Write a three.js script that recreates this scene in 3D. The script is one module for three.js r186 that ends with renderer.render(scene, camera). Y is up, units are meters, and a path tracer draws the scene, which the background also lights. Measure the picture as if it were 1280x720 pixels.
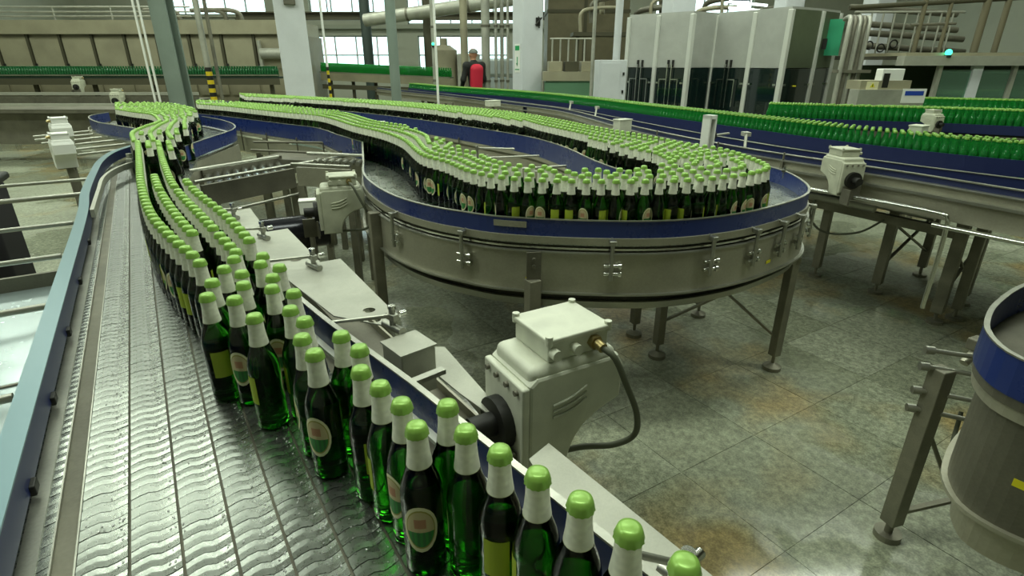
import * as THREE from 'three';
import { RoundedBoxGeometry } from 'three/addons/geometries/RoundedBoxGeometry.js';
import { mergeGeometries } from 'three/addons/utils/BufferGeometryUtils.js';
import { MarchingCubes } from 'three/addons/objects/MarchingCubes.js';
import { RectAreaLightUniformsLib } from 'three/addons/lights/RectAreaLightUniformsLib.js';

// ---------------------------------------------------------------- camera, sky, lights, exposure
const scene = new THREE.Scene();
const camera = new THREE.PerspectiveCamera(55.1, 1280 / 720, 0.05, 120);
camera.position.set(0, 1.64, 0);
camera.rotation.set(-22.23 * Math.PI / 180, 0, 0);
scene.add(camera);
const renderer = new THREE.WebGLRenderer();
renderer.toneMapping = THREE.LinearToneMapping;
renderer.toneMappingExposure = 1.12;
renderer.shadowMap.enabled = true;
RectAreaLightUniformsLib.init();
scene.background = new THREE.Color().setRGB(2.6, 2.9, 3.0);      // overcast daylight outside the windows
// rows of long ceiling luminaires: [x, z, length along x, depth along z]
const LAMPS = [];
for (const z of [-1.5, -6.5, -11.5, -16.5]) for (const x of [-11, -5.5, 0, 5.5]) LAMPS.push([x, z, 3.6, 0.9]);
const LAMP_COLOR = new THREE.Color().setRGB(0.91, 1.0, 0.84), LAMP_POWER = 12.5, LAMP_Y = 6.6;

// ---------------------------------------------------------------- helpers
let seed = 1234567;
const rnd = () => { seed = (seed * 1664525 + 1013904223) >>> 0; return seed / 4294967296; };
const rr = (a, b) => a + (b - a) * rnd();
const P = (x, y, z) => new THREE.Vector3(x, y, z);
const taken = {};
function numbered(n) { const k = taken[n] = (taken[n] ?? -1) + 1; return k ? n + '_' + String(k).padStart(3, '0') : n; }
function clean(g) {
  if (g.index) g = g.toNonIndexed();
  for (const k of Object.keys(g.attributes)) if (k !== 'position' && k !== 'normal' && k !== 'uv') g.deleteAttribute(k);
  if (!g.attributes.normal) g.computeVertexNormals();
  return g;
}
function metric(g) {                                              // uv in metres, projected along each face's main axis
  const p = g.attributes.position, n = p.count, uv = new Float32Array(n * 2), a = P(), b = P(), c = P(), e = P();
  for (let i = 0; i < n; i += 3) {
    a.fromBufferAttribute(p, i); b.fromBufferAttribute(p, i + 1); c.fromBufferAttribute(p, i + 2);
    e.crossVectors(b.clone().sub(a), c.clone().sub(a));
    const ax = Math.abs(e.x), ay = Math.abs(e.y), az = Math.abs(e.z);
    [a, b, c].forEach((v, k) => {
      const q = ay >= ax && ay >= az ? [v.x, v.z] : ax > az ? [v.z, v.y] : [v.x, v.y];
      uv[(i + k) * 2] = q[0]; uv[(i + k) * 2 + 1] = q[1];
    });
  }
  g.setAttribute('uv', new THREE.BufferAttribute(uv, 2));
  return g;
}
function join(list, keepUV) {
  const gs = (Array.isArray(list) ? list : [list]).flat(3).map(clean);
  for (const g of gs) if (!g.attributes.uv) g.setAttribute('uv', new THREE.BufferAttribute(new Float32Array(g.attributes.position.count * 2), 2));
  const g = gs.length > 1 ? mergeGeometries(gs) : gs[0];
  return keepUV ? g : metric(g);
}
function obj(name, list, mat, parent = scene, keepUV = false) {
  const m = new THREE.Mesh(list.isBufferGeometry && list.userData.ready ? list : join(list, keepUV), mat);
  m.name = parent === scene ? numbered(name) : name;
  m.castShadow = m.receiveShadow = true;
  parent.add(m);
  return m;
}
const ready = (list, keepUV) => { const g = join(list, keepUV); g.userData.ready = true; return g; };
function tag(o, label, category, group, kind) {
  if (label) o.userData.label = label;
  if (category) o.userData.category = category;
  if (group) o.userData.group = group;
  if (kind) o.userData.kind = kind;
  return o;
}
function thing(name, label, category, [x, y, z] = [0, 0, 0], turn = 0, group) {
  const o = new THREE.Group(); o.name = numbered(name); scene.add(o);
  o.position.set(x, y, z); o.rotation.y = turn;
  return tag(o, label, category, group);
}
function struct(name, list, mat, keepUV) { return tag(obj(name, list, mat, scene, keepUV), null, null, null, 'structure'); }
function dup(root, [x, y, z], turn, label, group) {
  const r = root.clone(); r.name = numbered(root.name.replace(/_\d{3}$/, '')); scene.add(r);
  r.position.set(x, y, z); r.rotation.y = turn; r.userData = { ...root.userData };
  if (label) r.userData.label = label;
  if (group) r.userData.group = group;
  return r;
}
function box(w, h, d, x = 0, y = 0, z = 0, ry = 0, rad = 0) {
  const g = rad ? new RoundedBoxGeometry(w, h, d, 2, rad) : new THREE.BoxGeometry(w, h, d);
  if (ry) g.rotateY(ry);
  return g.translate(x, y, z);
}
function span(x0, x1, y0, y1, z0, z1, rad) { return box(Math.abs(x1 - x0), Math.abs(y1 - y0), Math.abs(z1 - z0), (x0 + x1) / 2, (y0 + y1) / 2, (z0 + z1) / 2, 0, rad); }
function rod(a, b, r, seg = 10, r2 = r) {
  const d = b.clone().sub(a), g = new THREE.CylinderGeometry(r2, r, d.length(), seg);
  return g.applyQuaternion(new THREE.Quaternion().setFromUnitVectors(P(0, 1, 0), d.clone().normalize())).translate((a.x + b.x) / 2, (a.y + b.y) / 2, (a.z + b.z) / 2);
}
function bar(a, b, w, h) {                                        // a rectangular section between two points, h along its upright side
  const d = b.clone().sub(a), L = d.length(), z = d.normalize(), x = P().crossVectors(P(0, 1, 0), z);
  if (x.lengthSq() < 1e-6) x.set(1, 0, 0); x.normalize();
  const y = P().crossVectors(z, x);
  return new THREE.BoxGeometry(w, h, L).applyMatrix4(new THREE.Matrix4().makeBasis(x, y, z)).translate((a.x + b.x) / 2, (a.y + b.y) / 2, (a.z + b.z) / 2);
}
function tube(pts, r, n = 24, seg = 8) { return new THREE.TubeGeometry(new THREE.CatmullRomCurve3(pts, false, 'centripetal'), n, r, seg, false); }
function smooth(pts, n) { return new THREE.CatmullRomCurve3(pts.map(([x, z]) => P(x, 0, z)), false, 'centripetal').getSpacedPoints(n).map(p => [p.x, p.z]); }
function offset(pts, d) {                                         // shifts a plan polyline to its right-hand side by d
  return pts.map((p, i) => {
    const a = pts[Math.max(0, i - 1)], b = pts[Math.min(pts.length - 1, i + 1)], dx = b[0] - a[0], dz = b[1] - a[1], L = Math.hypot(dx, dz) || 1;
    return [p[0] - dz / L * d, p[1] + dx / L * d];
  });
}
function ribbon(pts, y0, y1, t) {                                 // an upright sheet of thickness t that follows a plan polyline
  const A = offset(pts, t / 2), B = offset(pts, -t / 2), v = [];
  const q = (a, b, c, d) => v.push(...a, ...b, ...c, ...a, ...c, ...d);
  const lo = typeof y0 === 'function' ? y0 : () => y0, hi = typeof y1 === 'function' ? y1 : () => y1, n = pts.length;
  for (let i = 0; i < n - 1; i++) {
    const f = i / (n - 1), g = (i + 1) / (n - 1), a0 = lo(f), a1 = hi(f), b0 = lo(g), b1 = hi(g);
    const a = A[i], b = A[i + 1], c = B[i], d = B[i + 1];
    q([a[0], a0, a[1]], [a[0], a1, a[1]], [b[0], b1, b[1]], [b[0], b0, b[1]]);
    q([d[0], b0, d[1]], [d[0], b1, d[1]], [c[0], a1, c[1]], [c[0], a0, c[1]]);
    q([a[0], a1, a[1]], [c[0], a1, c[1]], [d[0], b1, d[1]], [b[0], b1, b[1]]);
    q([c[0], a0, c[1]], [a[0], a0, a[1]], [b[0], b0, b[1]], [d[0], b0, d[1]]);
    if (!i) q([c[0], a0, c[1]], [c[0], a1, c[1]], [a[0], a1, a[1]], [a[0], a0, a[1]]);
    if (i === n - 2) q([b[0], b0, b[1]], [b[0], b1, b[1]], [d[0], b1, d[1]], [d[0], b0, d[1]]);
  }
  const g = new THREE.BufferGeometry();
  g.setAttribute('position', new THREE.Float32BufferAttribute(v, 3));
  g.computeVertexNormals();
  return g;
}
function slab(poly, y0, y1) {                                     // a plan polygon between two heights
  const s = new THREE.Shape(poly.map(([x, z]) => new THREE.Vector2(x, -z)));
  return new THREE.ExtrudeGeometry(s, { depth: y1 - y0, bevelEnabled: false }).rotateX(-Math.PI / 2).translate(0, y0, 0);
}
function plate(poly, y0, y1, holes = []) {
  const s = new THREE.Shape(poly.map(([x, z]) => new THREE.Vector2(x, -z)));
  for (const [x, z, r] of holes) { const h = new THREE.Path(); h.absarc(x, -z, r, 0, Math.PI * 2, true); s.holes.push(h); }
  return new THREE.ExtrudeGeometry(s, { depth: y1 - y0, bevelEnabled: false, curveSegments: 16 }).rotateX(-Math.PI / 2).translate(0, y0, 0);
}
const lathe = (pr, seg = 24) => new THREE.LatheGeometry(pr.map(([r, y]) => new THREE.Vector2(r, y)), seg);

// ---------------------------------------------------------------- textures and materials
function hash(x, y, s) { let h = (x * 374761393 + y * 668265263 + s * 2147483647) | 0; h = Math.imul(h ^ (h >>> 13), 1274126177); return ((h ^ (h >>> 16)) >>> 0) / 4294967296; }
function vnoise(x, y, per, s) {
  const xi = Math.floor(x), yi = Math.floor(y), fx = x - xi, fy = y - yi, u = fx * fx * (3 - 2 * fx), v = fy * fy * (3 - 2 * fy), m = k => ((k % per) + per) % per;
  const a = hash(m(xi), m(yi), s), b = hash(m(xi + 1), m(yi), s), c = hash(m(xi), m(yi + 1), s), d = hash(m(xi + 1), m(yi + 1), s);
  return a + (b - a) * u + (c - a) * v + (a - b - c + d) * u * v;
}
function fbm(u, v, base, oct, s) { let r = 0, w = 0.5, t = 0; for (let o = 0; o < oct; o++) { const p = base << o; r += w * vnoise(u * p, v * p, p, s + o * 17); t += w; w *= 0.55; } return r / t; }
function tex(n, fn, srgb, rep = 1) {
  const d = new Uint8Array(n * n * 4);
  for (let j = 0; j < n; j++) for (let i = 0; i < n; i++) {
    const c = fn(i / n, j / n, i, j), k = (j * n + i) * 4;
    for (let q = 0; q < 3; q++) d[k + q] = Math.max(0, Math.min(255, (c.length ? c[q] : c) * 255));
    d[k + 3] = 255;
  }
  const t = new THREE.DataTexture(d, n, n);
  t.wrapS = t.wrapT = THREE.RepeatWrapping; t.magFilter = THREE.LinearFilter; t.minFilter = THREE.LinearMipmapLinearFilter; t.generateMipmaps = true;
  t.repeat.set(rep, rep); if (srgb) t.colorSpace = THREE.SRGBColorSpace; t.needsUpdate = true;
  return t;
}
const rough = (lo, hi, s, rep) => tex(256, (u, v) => lo + (hi - lo) * (0.6 * fbm(u, v, 4, 5, s) + 0.4 * fbm(u, v, 32, 3, s + 5)), false, rep);
const std = (color, roughness, metalness = 0, extra = {}) => new THREE.MeshStandardMaterial({ color, roughness, metalness, ...extra });
const grime = (hex, amt, s, rep = 0.8) => {                        // a base colour with blotches of wear
  const c = new THREE.Color(hex).convertLinearToSRGB();
  return tex(256, (u, v) => { const k = 1 - amt * (1.4 * Math.abs(fbm(u, v, 3, 5, s) - 0.5) + 0.5 * hash(u * 256, v * 256, s) * 0.3); return [c.r * k, c.g * k, c.b * k]; }, true, rep);
};
const M = {
  steel: std(0xffffff, 1, 0.9, { map: grime(0xb6b7ac, 0.35, 3, 1.2), roughnessMap: rough(0.26, 0.5, 11, 1.7) }),
  sheet: std(0xffffff, 1, 0.5, { map: grime(0xaeac9a, 0.3, 7, 0.7), roughnessMap: rough(0.3, 0.55, 13, 1.1) }),
  chrome: std(0xd6d8d2, 0.18, 1),
  dull: std(0xffffff, 1, 0.45, { map: grime(0x7d7b6c, 0.4, 21, 1.1), roughnessMap: rough(0.42, 0.7, 23, 1.3) }),
  leg: std(0xffffff, 1, 0.5, { map: grime(0x8e8c7b, 0.4, 25, 1.5), roughnessMap: rough(0.4, 0.65, 27, 1.3) }),
  chain: std(0xffffff, 1, 0.95, { map: grime(0xb0b6ae, 0.4, 31, 3), roughnessMap: rough(0.16, 0.4, 33, 5) }),
  blue: std(0x20316c, 0.38, 0, { roughnessMap: rough(0.6, 1, 35, 2) }),
  navy: std(0x1b2550, 0.4),
  paint: std(0xffffff, 1, 0, { map: grime(0xd3d6c4, 0.16, 41, 3), roughnessMap: rough(0.34, 0.55, 43, 3) }),
  paintOld: std(0xffffff, 1, 0, { map: grime(0xc3c6b0, 0.3, 45, 2), roughnessMap: rough(0.4, 0.6, 43, 3) }),
  cover: std(0xffffff, 1, 0.35, { map: grime(0xb2b3a6, 0.25, 47, 1.5), roughnessMap: rough(0.38, 0.6, 49, 1.3) }),
  black: std(0x14150f, 0.55),
  rubber: std(0x1c1d18, 0.8),
  brass: std(0xb0a070, 0.3, 0.9),
  cable: std(0x5e6252, 0.55),
  yellow: std(0xd8cf1c, 0.6),
  white: std(0xe4e6e0, 0.5),
  railCap: std(0x6c8a92, 0.32, 0.3),
  tape: std(0xd0b818, 0.6),
};

// ---------------------------------------------------------------- the hall
const HX0 = -17, HX1 = 14, HZ0 = -24, HZ1 = 6, HY = 7.2;
const M_wall = std(0xffffff, 0.9, 0, { map: grime(0xb5b8a8, 0.12, 51, 0.3) });
const M_ceil = std(0xffffff, 0.9, 0, { map: grime(0xa9aa9c, 0.15, 53, 0.3) });
const terrazzo = (s) => tex(512, (u, v, i, j) => {
  const blotch = fbm(u, v, 2, 5, s), st = fbm(u, v, 3, 4, s + 9), g = hash(i, j, s + 2), g2 = vnoise(u * 128, v * 128, 128, s + 4);
  let k = 0.575 + 0.12 * (blotch - 0.5) + 0.17 * (g - 0.5) + 0.15 * (g2 - 0.5);
  const rust = Math.max(0, Math.min(1, (st - 0.57) * 6));
  return [k * (0.97 + 0.02 * rust), k * (1.0 - 0.11 * rust), k * (0.87 - 0.24 * rust)];
}, true, 0.45);
const wet = (s) => tex(512, (u, v) => { const k = fbm(u, v, 3, 5, s); const w = Math.max(0, Math.min(1, (k - 0.46) * 9)); const r = 0.6 - 0.5 * w; return [r, r, r]; }, false, 0.31);
const T_stone = terrazzo(79), T_wet = wet(83);
const M_tiles = [0xffffff, 0xf0f1ee, 0xe4e5e0].map(c => std(c, 1, 0, { map: T_stone, roughnessMap: T_wet }));
const M_floor = M_tiles[1];
const floor = struct('floor', span(HX0 - 0.3, HX1 + 0.3, -0.3, -0.003, HZ0 - 0.3, HZ1 + 0.3), M_floor);
{ // the stone slabs in view, laid askew to the line
  const S = 0.49, a = 58.4 * Math.PI / 180, ox = 0.99, oz = -1.49, ux = Math.cos(a), uz = Math.sin(a);
  for (let i = -11; i < 9; i++) for (let j = -4; j < 13; j++) {
    const x = ox + (i + 0.5) * S * ux + (j + 0.5) * S * uz, z = oz + (i + 0.5) * S * uz - (j + 0.5) * S * ux;
    if (x < -0.4 || x > 5 || z > -0.7 || z < -5.4) continue;
    const g = new THREE.BoxGeometry(S - 0.003, 0.02, S - 0.003).toNonIndexed(), p = g.attributes.position, uv = new Float32Array(p.count * 2);
    for (let q = 0; q < p.count; q++) { uv[q * 2] = x + p.getX(q) * ux - p.getZ(q) * uz; uv[q * 2 + 1] = z + p.getX(q) * uz + p.getZ(q) * ux; }
    g.setAttribute('uv', new THREE.BufferAttribute(uv, 2));
    const m = new THREE.Mesh(g, M_tiles[Math.floor(rnd() * 3)]);
    m.name = 'floor_slab'; m.position.set(x, -0.01 + rr(-0.0005, 0.0005), z); m.rotation.y = -a; floor.add(m);
  }
}
struct('ceiling', span(HX0 - 0.3, HX1 + 0.3, HY, HY + 0.3, HZ0 - 0.3, HZ1 + 0.3), M_ceil);
struct('wall_left', span(HX0 - 0.3, HX0, 0, HY, HZ0 - 0.3, HZ1 + 0.3), M_wall);
struct('wall_right', span(HX1, HX1 + 0.3, 0, HY, HZ0 - 0.3, HZ1 + 0.3), M_wall);
struct('wall_front', span(HX0, HX1, 0, HY, HZ1, HZ1 + 0.3), M_wall);
{ // back wall with a low row of windows and a clerestory row
  const W = [[-7.9, -4.55, 1.2, 2.62], [-3.75, -0.15, 1.2, 2.62], [-13.6, -9.6, 3.35, 5.6], [-7.9, -4.6, 3.32, 5.6], [-4.1, 0.1, 3.02, 5.6], [1, 4.6, 3.32, 5.6], [5.6, 9.4, 3.32, 5.6]];
  const s = new THREE.Shape([[HX0, 0], [HX1, 0], [HX1, HY], [HX0, HY]].map(p => new THREE.Vector2(...p)));
  for (const [x0, x1, y0, y1] of W) s.holes.push(new THREE.Path([[x0, y0], [x0, y1], [x1, y1], [x1, y0]].map(p => new THREE.Vector2(...p))));
  struct('wall_back', new THREE.ExtrudeGeometry(s, { depth: 0.3, bevelEnabled: false }).translate(0, 0, HZ0 - 0.3), M_wall);
  const frameM = std(0xa9b0a6, 0.5), glass = new THREE.MeshPhysicalMaterial({ color: 0xe9f4f2, roughness: 0.02, transmission: 1, thickness: 0 });
  W.forEach(([x0, x1, y0, y1], k) => {
    const w = struct('window_' + (k + 1), [span(x0, x1, y0, y0 + 0.05, HZ0 - 0.16, HZ0 - 0.1), span(x0, x1, y1 - 0.05, y1, HZ0 - 0.16, HZ0 - 0.1), span(x0, x0 + 0.05, y0, y1, HZ0 - 0.16, HZ0 - 0.1), span(x1 - 0.05, x1, y0, y1, HZ0 - 0.16, HZ0 - 0.1)], frameM);
    const n = Math.max(2, Math.round((x1 - x0) / 0.85)), rows = 2;
    for (let i = 0; i < n; i++) for (let j = 0; j < rows; j++) {
      const a = x0 + (x1 - x0) * i / n, b = x0 + (x1 - x0) * (i + 1) / n, c = y0 + (y1 - y0) * j / rows, d = y0 + (y1 - y0) * (j + 1) / rows;
      obj('pane', span(a + 0.02, b - 0.02, c + 0.02, d - 0.02, HZ0 - 0.134, HZ0 - 0.128), glass, w);
      if (i) obj('mullion', span(a - 0.025, a + 0.025, c, d, HZ0 - 0.155, HZ0 - 0.105), frameM, w);
    }
    obj('transom', span(x0, x1, (y0 + y1) / 2 - 0.025, (y0 + y1) / 2 + 0.025, HZ0 - 0.157, HZ0 - 0.103), frameM, w);
    obj('window_sill', span(x0 - 0.1, x1 + 0.1, y0 - 0.08, y0, HZ0 - 0.1, HZ0 + 0.12), M_wall, w);
  });
  struct('trim_1', span(HX0, HX1, 2.86, 3.0, HZ0, HZ0 + 0.28), std(0x9fa393, 0.8));
}
// ceiling luminaires
{
  const glow = std(0xffffff, 0.6, 0, { emissive: LAMP_COLOR, emissiveIntensity: 3 }), casing = std(0xbfc2b6, 0.5);
  LAMPS.forEach(([x, z, w, d]) => {
    const t = thing('ceiling_light', 'long bright diffuser luminaire hanging under the hall ceiling', 'ceiling light', [x, LAMP_Y, z], 0, 'luminaires under the hall ceiling');
    obj('casing', [span(-w / 2 - 0.03, w / 2 + 0.03, 0.02, 0.14, -d / 2 - 0.03, d / 2 + 0.03)], casing, t);
    obj('diffuser', span(-w / 2, w / 2, 0, 0.02, -d / 2, d / 2), glow, t);
    obj('hanger', [-1, 1].map(s => rod(P(s * w * 0.4, 0.14, 0), P(s * w * 0.4, HY - LAMP_Y, 0), 0.012, 6)), casing, t);
    const l = new THREE.RectAreaLight(LAMP_COLOR, LAMP_POWER, w, d);
    l.position.set(x, LAMP_Y - 0.01, z); l.rotation.x = -Math.PI / 2; scene.add(l);
  });
}

// ---------------------------------------------------------------- bottles
const BELT = 0.96, BD = 0.0595;                                   // belt height, bottle diameter
const M_glass = new THREE.MeshPhysicalMaterial({ color: 0xffffff, roughness: 0.06, transmission: 1, thickness: 0.05, ior: 1.45, attenuationColor: new THREE.Color().setRGB(0.07, 0.36, 0.04), attenuationDistance: 0.036 });
const M_glassB = new THREE.MeshPhysicalMaterial({ color: new THREE.Color().setRGB(0.05, 0.55, 0.12), roughness: 0.03, transmission: 0.8, thickness: 0.05, ior: 1.35, attenuationColor: new THREE.Color().setRGB(0.12, 0.8, 0.2), attenuationDistance: 0.06 });
const M_foil = std(0xffffff, 0.42, 0.1, { map: tex(64, (u, v) => { const k = 0.86 + 0.08 * vnoise(u * 16, v * 16, 16, 5); return v < 0.2 ? [0.62, 0.64, 0.34] : [k * 0.99, k, k * 0.93]; }, true, 1) });
const M_cap = std(0x8ab552, 0.32, 0.2);
const M_capB = std(0x6f9a3c, 0.35, 0.2);
const M_back = std(0x9db02c, 0.6);
const labelTex = tex(128, (u, v) => {                              // oval paper label: cream border, gold line, pale scene above a green field
  const x = u * 2 - 1, y = v * 2 - 1, r = Math.hypot(x, y);
  if (r > 0.84) return [0.87, 0.86, 0.72];
  if (r > 0.78) return [0.62, 0.6, 0.3];
  if (y < -0.12) return [0.2, 0.5 + 0.06 * Math.sin(u * 40), 0.24];
  if (Math.abs(x) < 0.34 && Math.abs(y - 0.25) < 0.2) return [0.7, 0.52, 0.4];
  return [0.77, 0.72, 0.56];
}, true);
const M_label = std(0xffffff, 0.55, 0, { map: labelTex });
const PROFILE = [[0, 0.003], [0.02, 0.0015], [0.0268, 0], [0.0297, 0.004], [0.0297, 0.128], [0.0292, 0.138], [0.0272, 0.149], [0.0235, 0.161], [0.0195, 0.172], [0.0165, 0.184], [0.0148, 0.197], [0.0135, 0.213], [0.0132, 0.226], [0.0142, 0.228], [0.0142, 0.236], [0, 0.236]];
function bottleBody(seg) { return lathe(PROFILE, seg); }
function foilGeo(seg) { return lathe([[0.0173, 0.181], [0.0178, 0.1805], [0.0158, 0.196], [0.0145, 0.212], [0.0142, 0.2275], [0.0134, 0.2275]], seg); }
function capGeo(seg) {                                             // crown cap with a fluted skirt
  const g = lathe([[0.0158, 0.2268], [0.0162, 0.2275], [0.0146, 0.236], [0.0128, 0.2412], [0.008, 0.243], [0, 0.2432]], seg), p = g.attributes.position;
  for (let i = 0; i < p.count; i++) { const y = p.getY(i); if (y < 0.2345) { const a = Math.atan2(p.getZ(i), p.getX(i)), k = 1 + 0.035 * Math.cos(a * seg / 2); p.setX(i, p.getX(i) * k); p.setZ(i, p.getZ(i) * k); } }
  g.computeVertexNormals(); return g;
}
function labelGeo(yc, hh, ww, oval, turn, rings = 4, seg = 20) {   // a paper patch that wraps the body
  const pos = [], uv = [], idx = [], R = 0.0301;
  for (let j = 0; j <= rings; j++) for (let i = 0; i <= seg; i++) {
    let u, v;
    if (oval) { const a = i / seg * Math.PI * 2, r = j / rings; u = r * Math.cos(a); v = r * Math.sin(a); } else { u = i / seg * 2 - 1; v = j / rings * 2 - 1; }
    const th = turn + u * ww / R;
    pos.push(R * Math.sin(th), yc + v * hh, R * Math.cos(th)); uv.push(u / 2 + 0.5, v / 2 + 0.5);
  }
  for (let j = 0; j < rings; j++) for (let i = 0; i < seg; i++) { const a = j * (seg + 1) + i, b = a + 1, c = a + seg + 1, d = c + 1; oval ? idx.push(a, c, b, b, c, d) : idx.push(a, b, c, b, d, c); }
  const g = new THREE.BufferGeometry();
  g.setAttribute('position', new THREE.Float32BufferAttribute(pos, 3)); g.setAttribute('uv', new THREE.Float32BufferAttribute(uv, 2)); g.setIndex(idx); g.computeVertexNormals();
  return g;
}
const streamA = [], grid = new Map();
const cell = (x, z) => Math.floor(x / 0.06) + ':' + Math.floor(z / 0.06);
function freeAt(x, z, d) {
  const cx = Math.floor(x / 0.06), cz = Math.floor(z / 0.06);
  for (let i = -1; i <= 1; i++) for (let j = -1; j <= 1; j++) for (const q of grid.get((cx + i) + ':' + (cz + j)) ?? []) if (Math.hypot(q[0] - x, q[1] - z) < d) return false;
  return true;
}
function put(list, x, z) { const k = cell(x, z); if (!grid.has(k)) grid.set(k, []); grid.get(k).push([x, z]); list.push([x, z]); }
function fill(list, O, I, pitch = 0.0522, gap = 0) {               // packs bottles row by row between two plan edges
  const c = a => new THREE.CatmullRomCurve3(a.map(([x, z]) => P(x, 0, z)), false, 'centripetal');
  const co = c(O), ci = c(I), n = 200 * O.length, po = co.getPoints(n), pi = ci.getPoints(n);
  let most = 0; for (let k = 0; k <= n; k++) most = Math.max(most, po[k].distanceTo(pi[k]));
  const rows = pitch >= 1 ? pitch : Math.floor(most / pitch) + 1;
  for (let r = 0; r < rows; r++) {
    let last = null;
    for (let k = 0; k <= n; k++) {
      const w = po[k].distanceTo(pi[k]); if (pitch < 1 && r * pitch > w) continue;
      const f = pitch >= 1 ? r / (rows - 1) : w ? r * pitch / w : 0, x = po[k].x + (pi[k].x - po[k].x) * f, z = po[k].z + (pi[k].z - po[k].z) * f;
      if (last && Math.hypot(x - last[0], z - last[1]) < BD * 0.99 + gap) continue;
      if (freeAt(x, z, BD)) { put(list, x, z); last = [x, z]; if (gap && rnd() < 0.2) last = [x + 0.01, z]; }
    }
  }
}
// nearest bottles, one by one along the rail
for (const [x, z] of [[-0.75, -1.25], [-0.625, -1.04], [-0.655, -1.12], [-0.562, -1.025], [-0.505, -1.01], [-0.485, -0.94], [-0.615, -1.175], [-0.58, -1.105], [-0.60, -1.24], [-0.535, -1.15], [-0.51, -1.085], [-0.545, -1.215], [-0.455, -1.06], [-0.43, -0.975], [-0.385, -0.925], [-0.365, -0.855], [-0.68, -1.275], [-0.67, -1.205], [-0.325, -0.80], [-0.30, -0.865], [-0.255, -0.815], [-0.235, -0.745], [-0.195, -0.70], [-0.155, -0.655], [-0.125, -0.60], [-0.09, -0.65], [-0.06, -0.592], [-0.015, -0.551], [0.03, -0.51], [0.075, -0.469], [0.12, -0.428], [0.165, -0.387], [0.21, -0.346], [0.255, -0.305]])
  if (freeAt(x, z, BD)) put(streamA, x, z);
fill(streamA, [[-0.80, -1.31], [-0.92, -1.44], [-1.13, -1.69], [-1.43, -2.12], [-1.79, -2.68], [-2.28, -3.45]], [[-0.62, -1.30], [-0.71, -1.43], [-0.89, -1.68], [-1.23, -2.11], [-1.6, -2.66], [-2.1, -3.46]], 4, 0.002);
fill(streamA, [[-2.3, -3.45], [-2.62, -3.94], [-2.76, -4.3], [-2.88, -4.68], [-3.08, -5.0], [-3.39, -5.41], [-3.7, -5.65], [-4.1, -6.0]], [[-2.12, -3.5], [-2.36, -4.1], [-2.6, -4.62], [-2.84, -5.06], [-3.2, -5.85], [-3.6, -6.4], [-4.2, -7.0], [-4.77, -7.0]]);
fill(streamA, [[-4.22, -9.08], [-2.63, -8.01], [-1.61, -7.31], [-0.71, -6.46], [0, -5.59], [0.4, -4.78], [0.6, -4.28], [0.85, -3.78], [1.01, -3.41], [1.16, -3.14], [1.2, -2.78], [1.17, -2.55], [1.05, -2.42], [0.79, -2.28], [0.57, -2.235], [0.38, -2.228], [0.16, -2.25], [-0.03, -2.31], [-0.18, -2.46], [-0.31, -2.71], [-0.45, -2.91], [-0.68, -3.56], [-0.89, -3.96], [-1.2, -4.39], [-1.74, -5.24], [-2.17, -5.59], [-2.65, -5.99], [-3.21, -6.46], [-3.7, -6.8]],
  [[-3.75, -8.25], [-2.46, -7.47], [-1.4, -6.55], [-0.61, -5.65], [-0.12, -5.0], [0.21, -4.52], [0.42, -3.98], [0.54, -3.45], [0.63, -3.15], [0.72, -2.98], [0.76, -2.82], [0.75, -2.74], [0.72, -2.66], [0.67, -2.57], [0.59, -2.55], [0.35, -2.52], [0.18, -2.56], [0.0, -2.65], [-0.1, -2.79], [-0.2, -3.0], [-0.37, -3.38], [-0.53, -3.78], [-0.68, -4.15], [-1.1, -4.78], [-1.6, -5.6], [-2.1, -6.1], [-2.75, -6.7], [-3.4, -7.15], [-4.05, -7.5]]);
streamA.sort((a, b) => Math.hypot(a[0], a[1]) - Math.hypot(b[0], b[1]));
const G = { body: ready(bottleBody(24), true), foil: ready(foilGeo(20), true), cap: ready(capGeo(28), true), oval: ready(labelGeo(0.09, 0.04, 0.025, true, 0), true), back: ready(labelGeo(0.09, 0.03, 0.018, false, Math.PI, 2, 8), true) };
const ONE = thing('beer_bottle', 'filled green glass bottle with white neck foil, green crown cap and oval label', 'bottle', [0, 0, 0], 0, 'filled green bottles on the blue railed conveyor');
obj('glass', G.body, M_glass, ONE); obj('neck_foil', G.foil, M_foil, ONE); obj('crown_cap', G.cap, M_cap, ONE); obj('oval_label', G.oval, M_label, ONE); obj('back_label', G.back, M_back, ONE);
ONE.traverse(o => { if (o.isMesh) o.castShadow = o.receiveShadow = true; });
const NEAR = 300;
streamA.slice(0, NEAR).forEach(([x, z], i) => {
  const t = rr(0, Math.PI * 2);
  if (!i) { ONE.position.set(x, BELT + 0.0007, z); ONE.rotation.y = t; } else dup(ONE, [x, BELT + 0.0007, z], t);
  const near = x < -1 ? z > -4.2 : z > -2.1, o = scene.children[scene.children.length - 1];
  if (!near) { const q = i ? o : ONE; q.userData.label = 'filled green bottle with white neck foil in the crowd on the curved table'; q.userData.group = 'filled green bottles on the curved table'; } else { const q = i ? o : ONE; q.userData.label = 'filled green bottle with white neck foil on the chain lanes beside the cover plates'; q.userData.group = 'filled green bottles on the near chain lanes'; }
});
function mass(name, label, pts, parts, group) {
  const t = thing(name, label, 'bottles', [0, 0, 0], 0, group); t.userData.kind = 'stuff';
  const m4 = pts.map(([x, z, y = BELT]) => new THREE.Matrix4().makeRotationY(rr(0, 6.283)).setPosition(x, y, z));
  for (const [n, g, m] of parts) { const im = new THREE.InstancedMesh(g, m, pts.length); im.name = n; m4.forEach((q, i) => im.setMatrixAt(i, q)); im.castShadow = im.receiveShadow = true; t.add(im); }
  return t;
}
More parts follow.
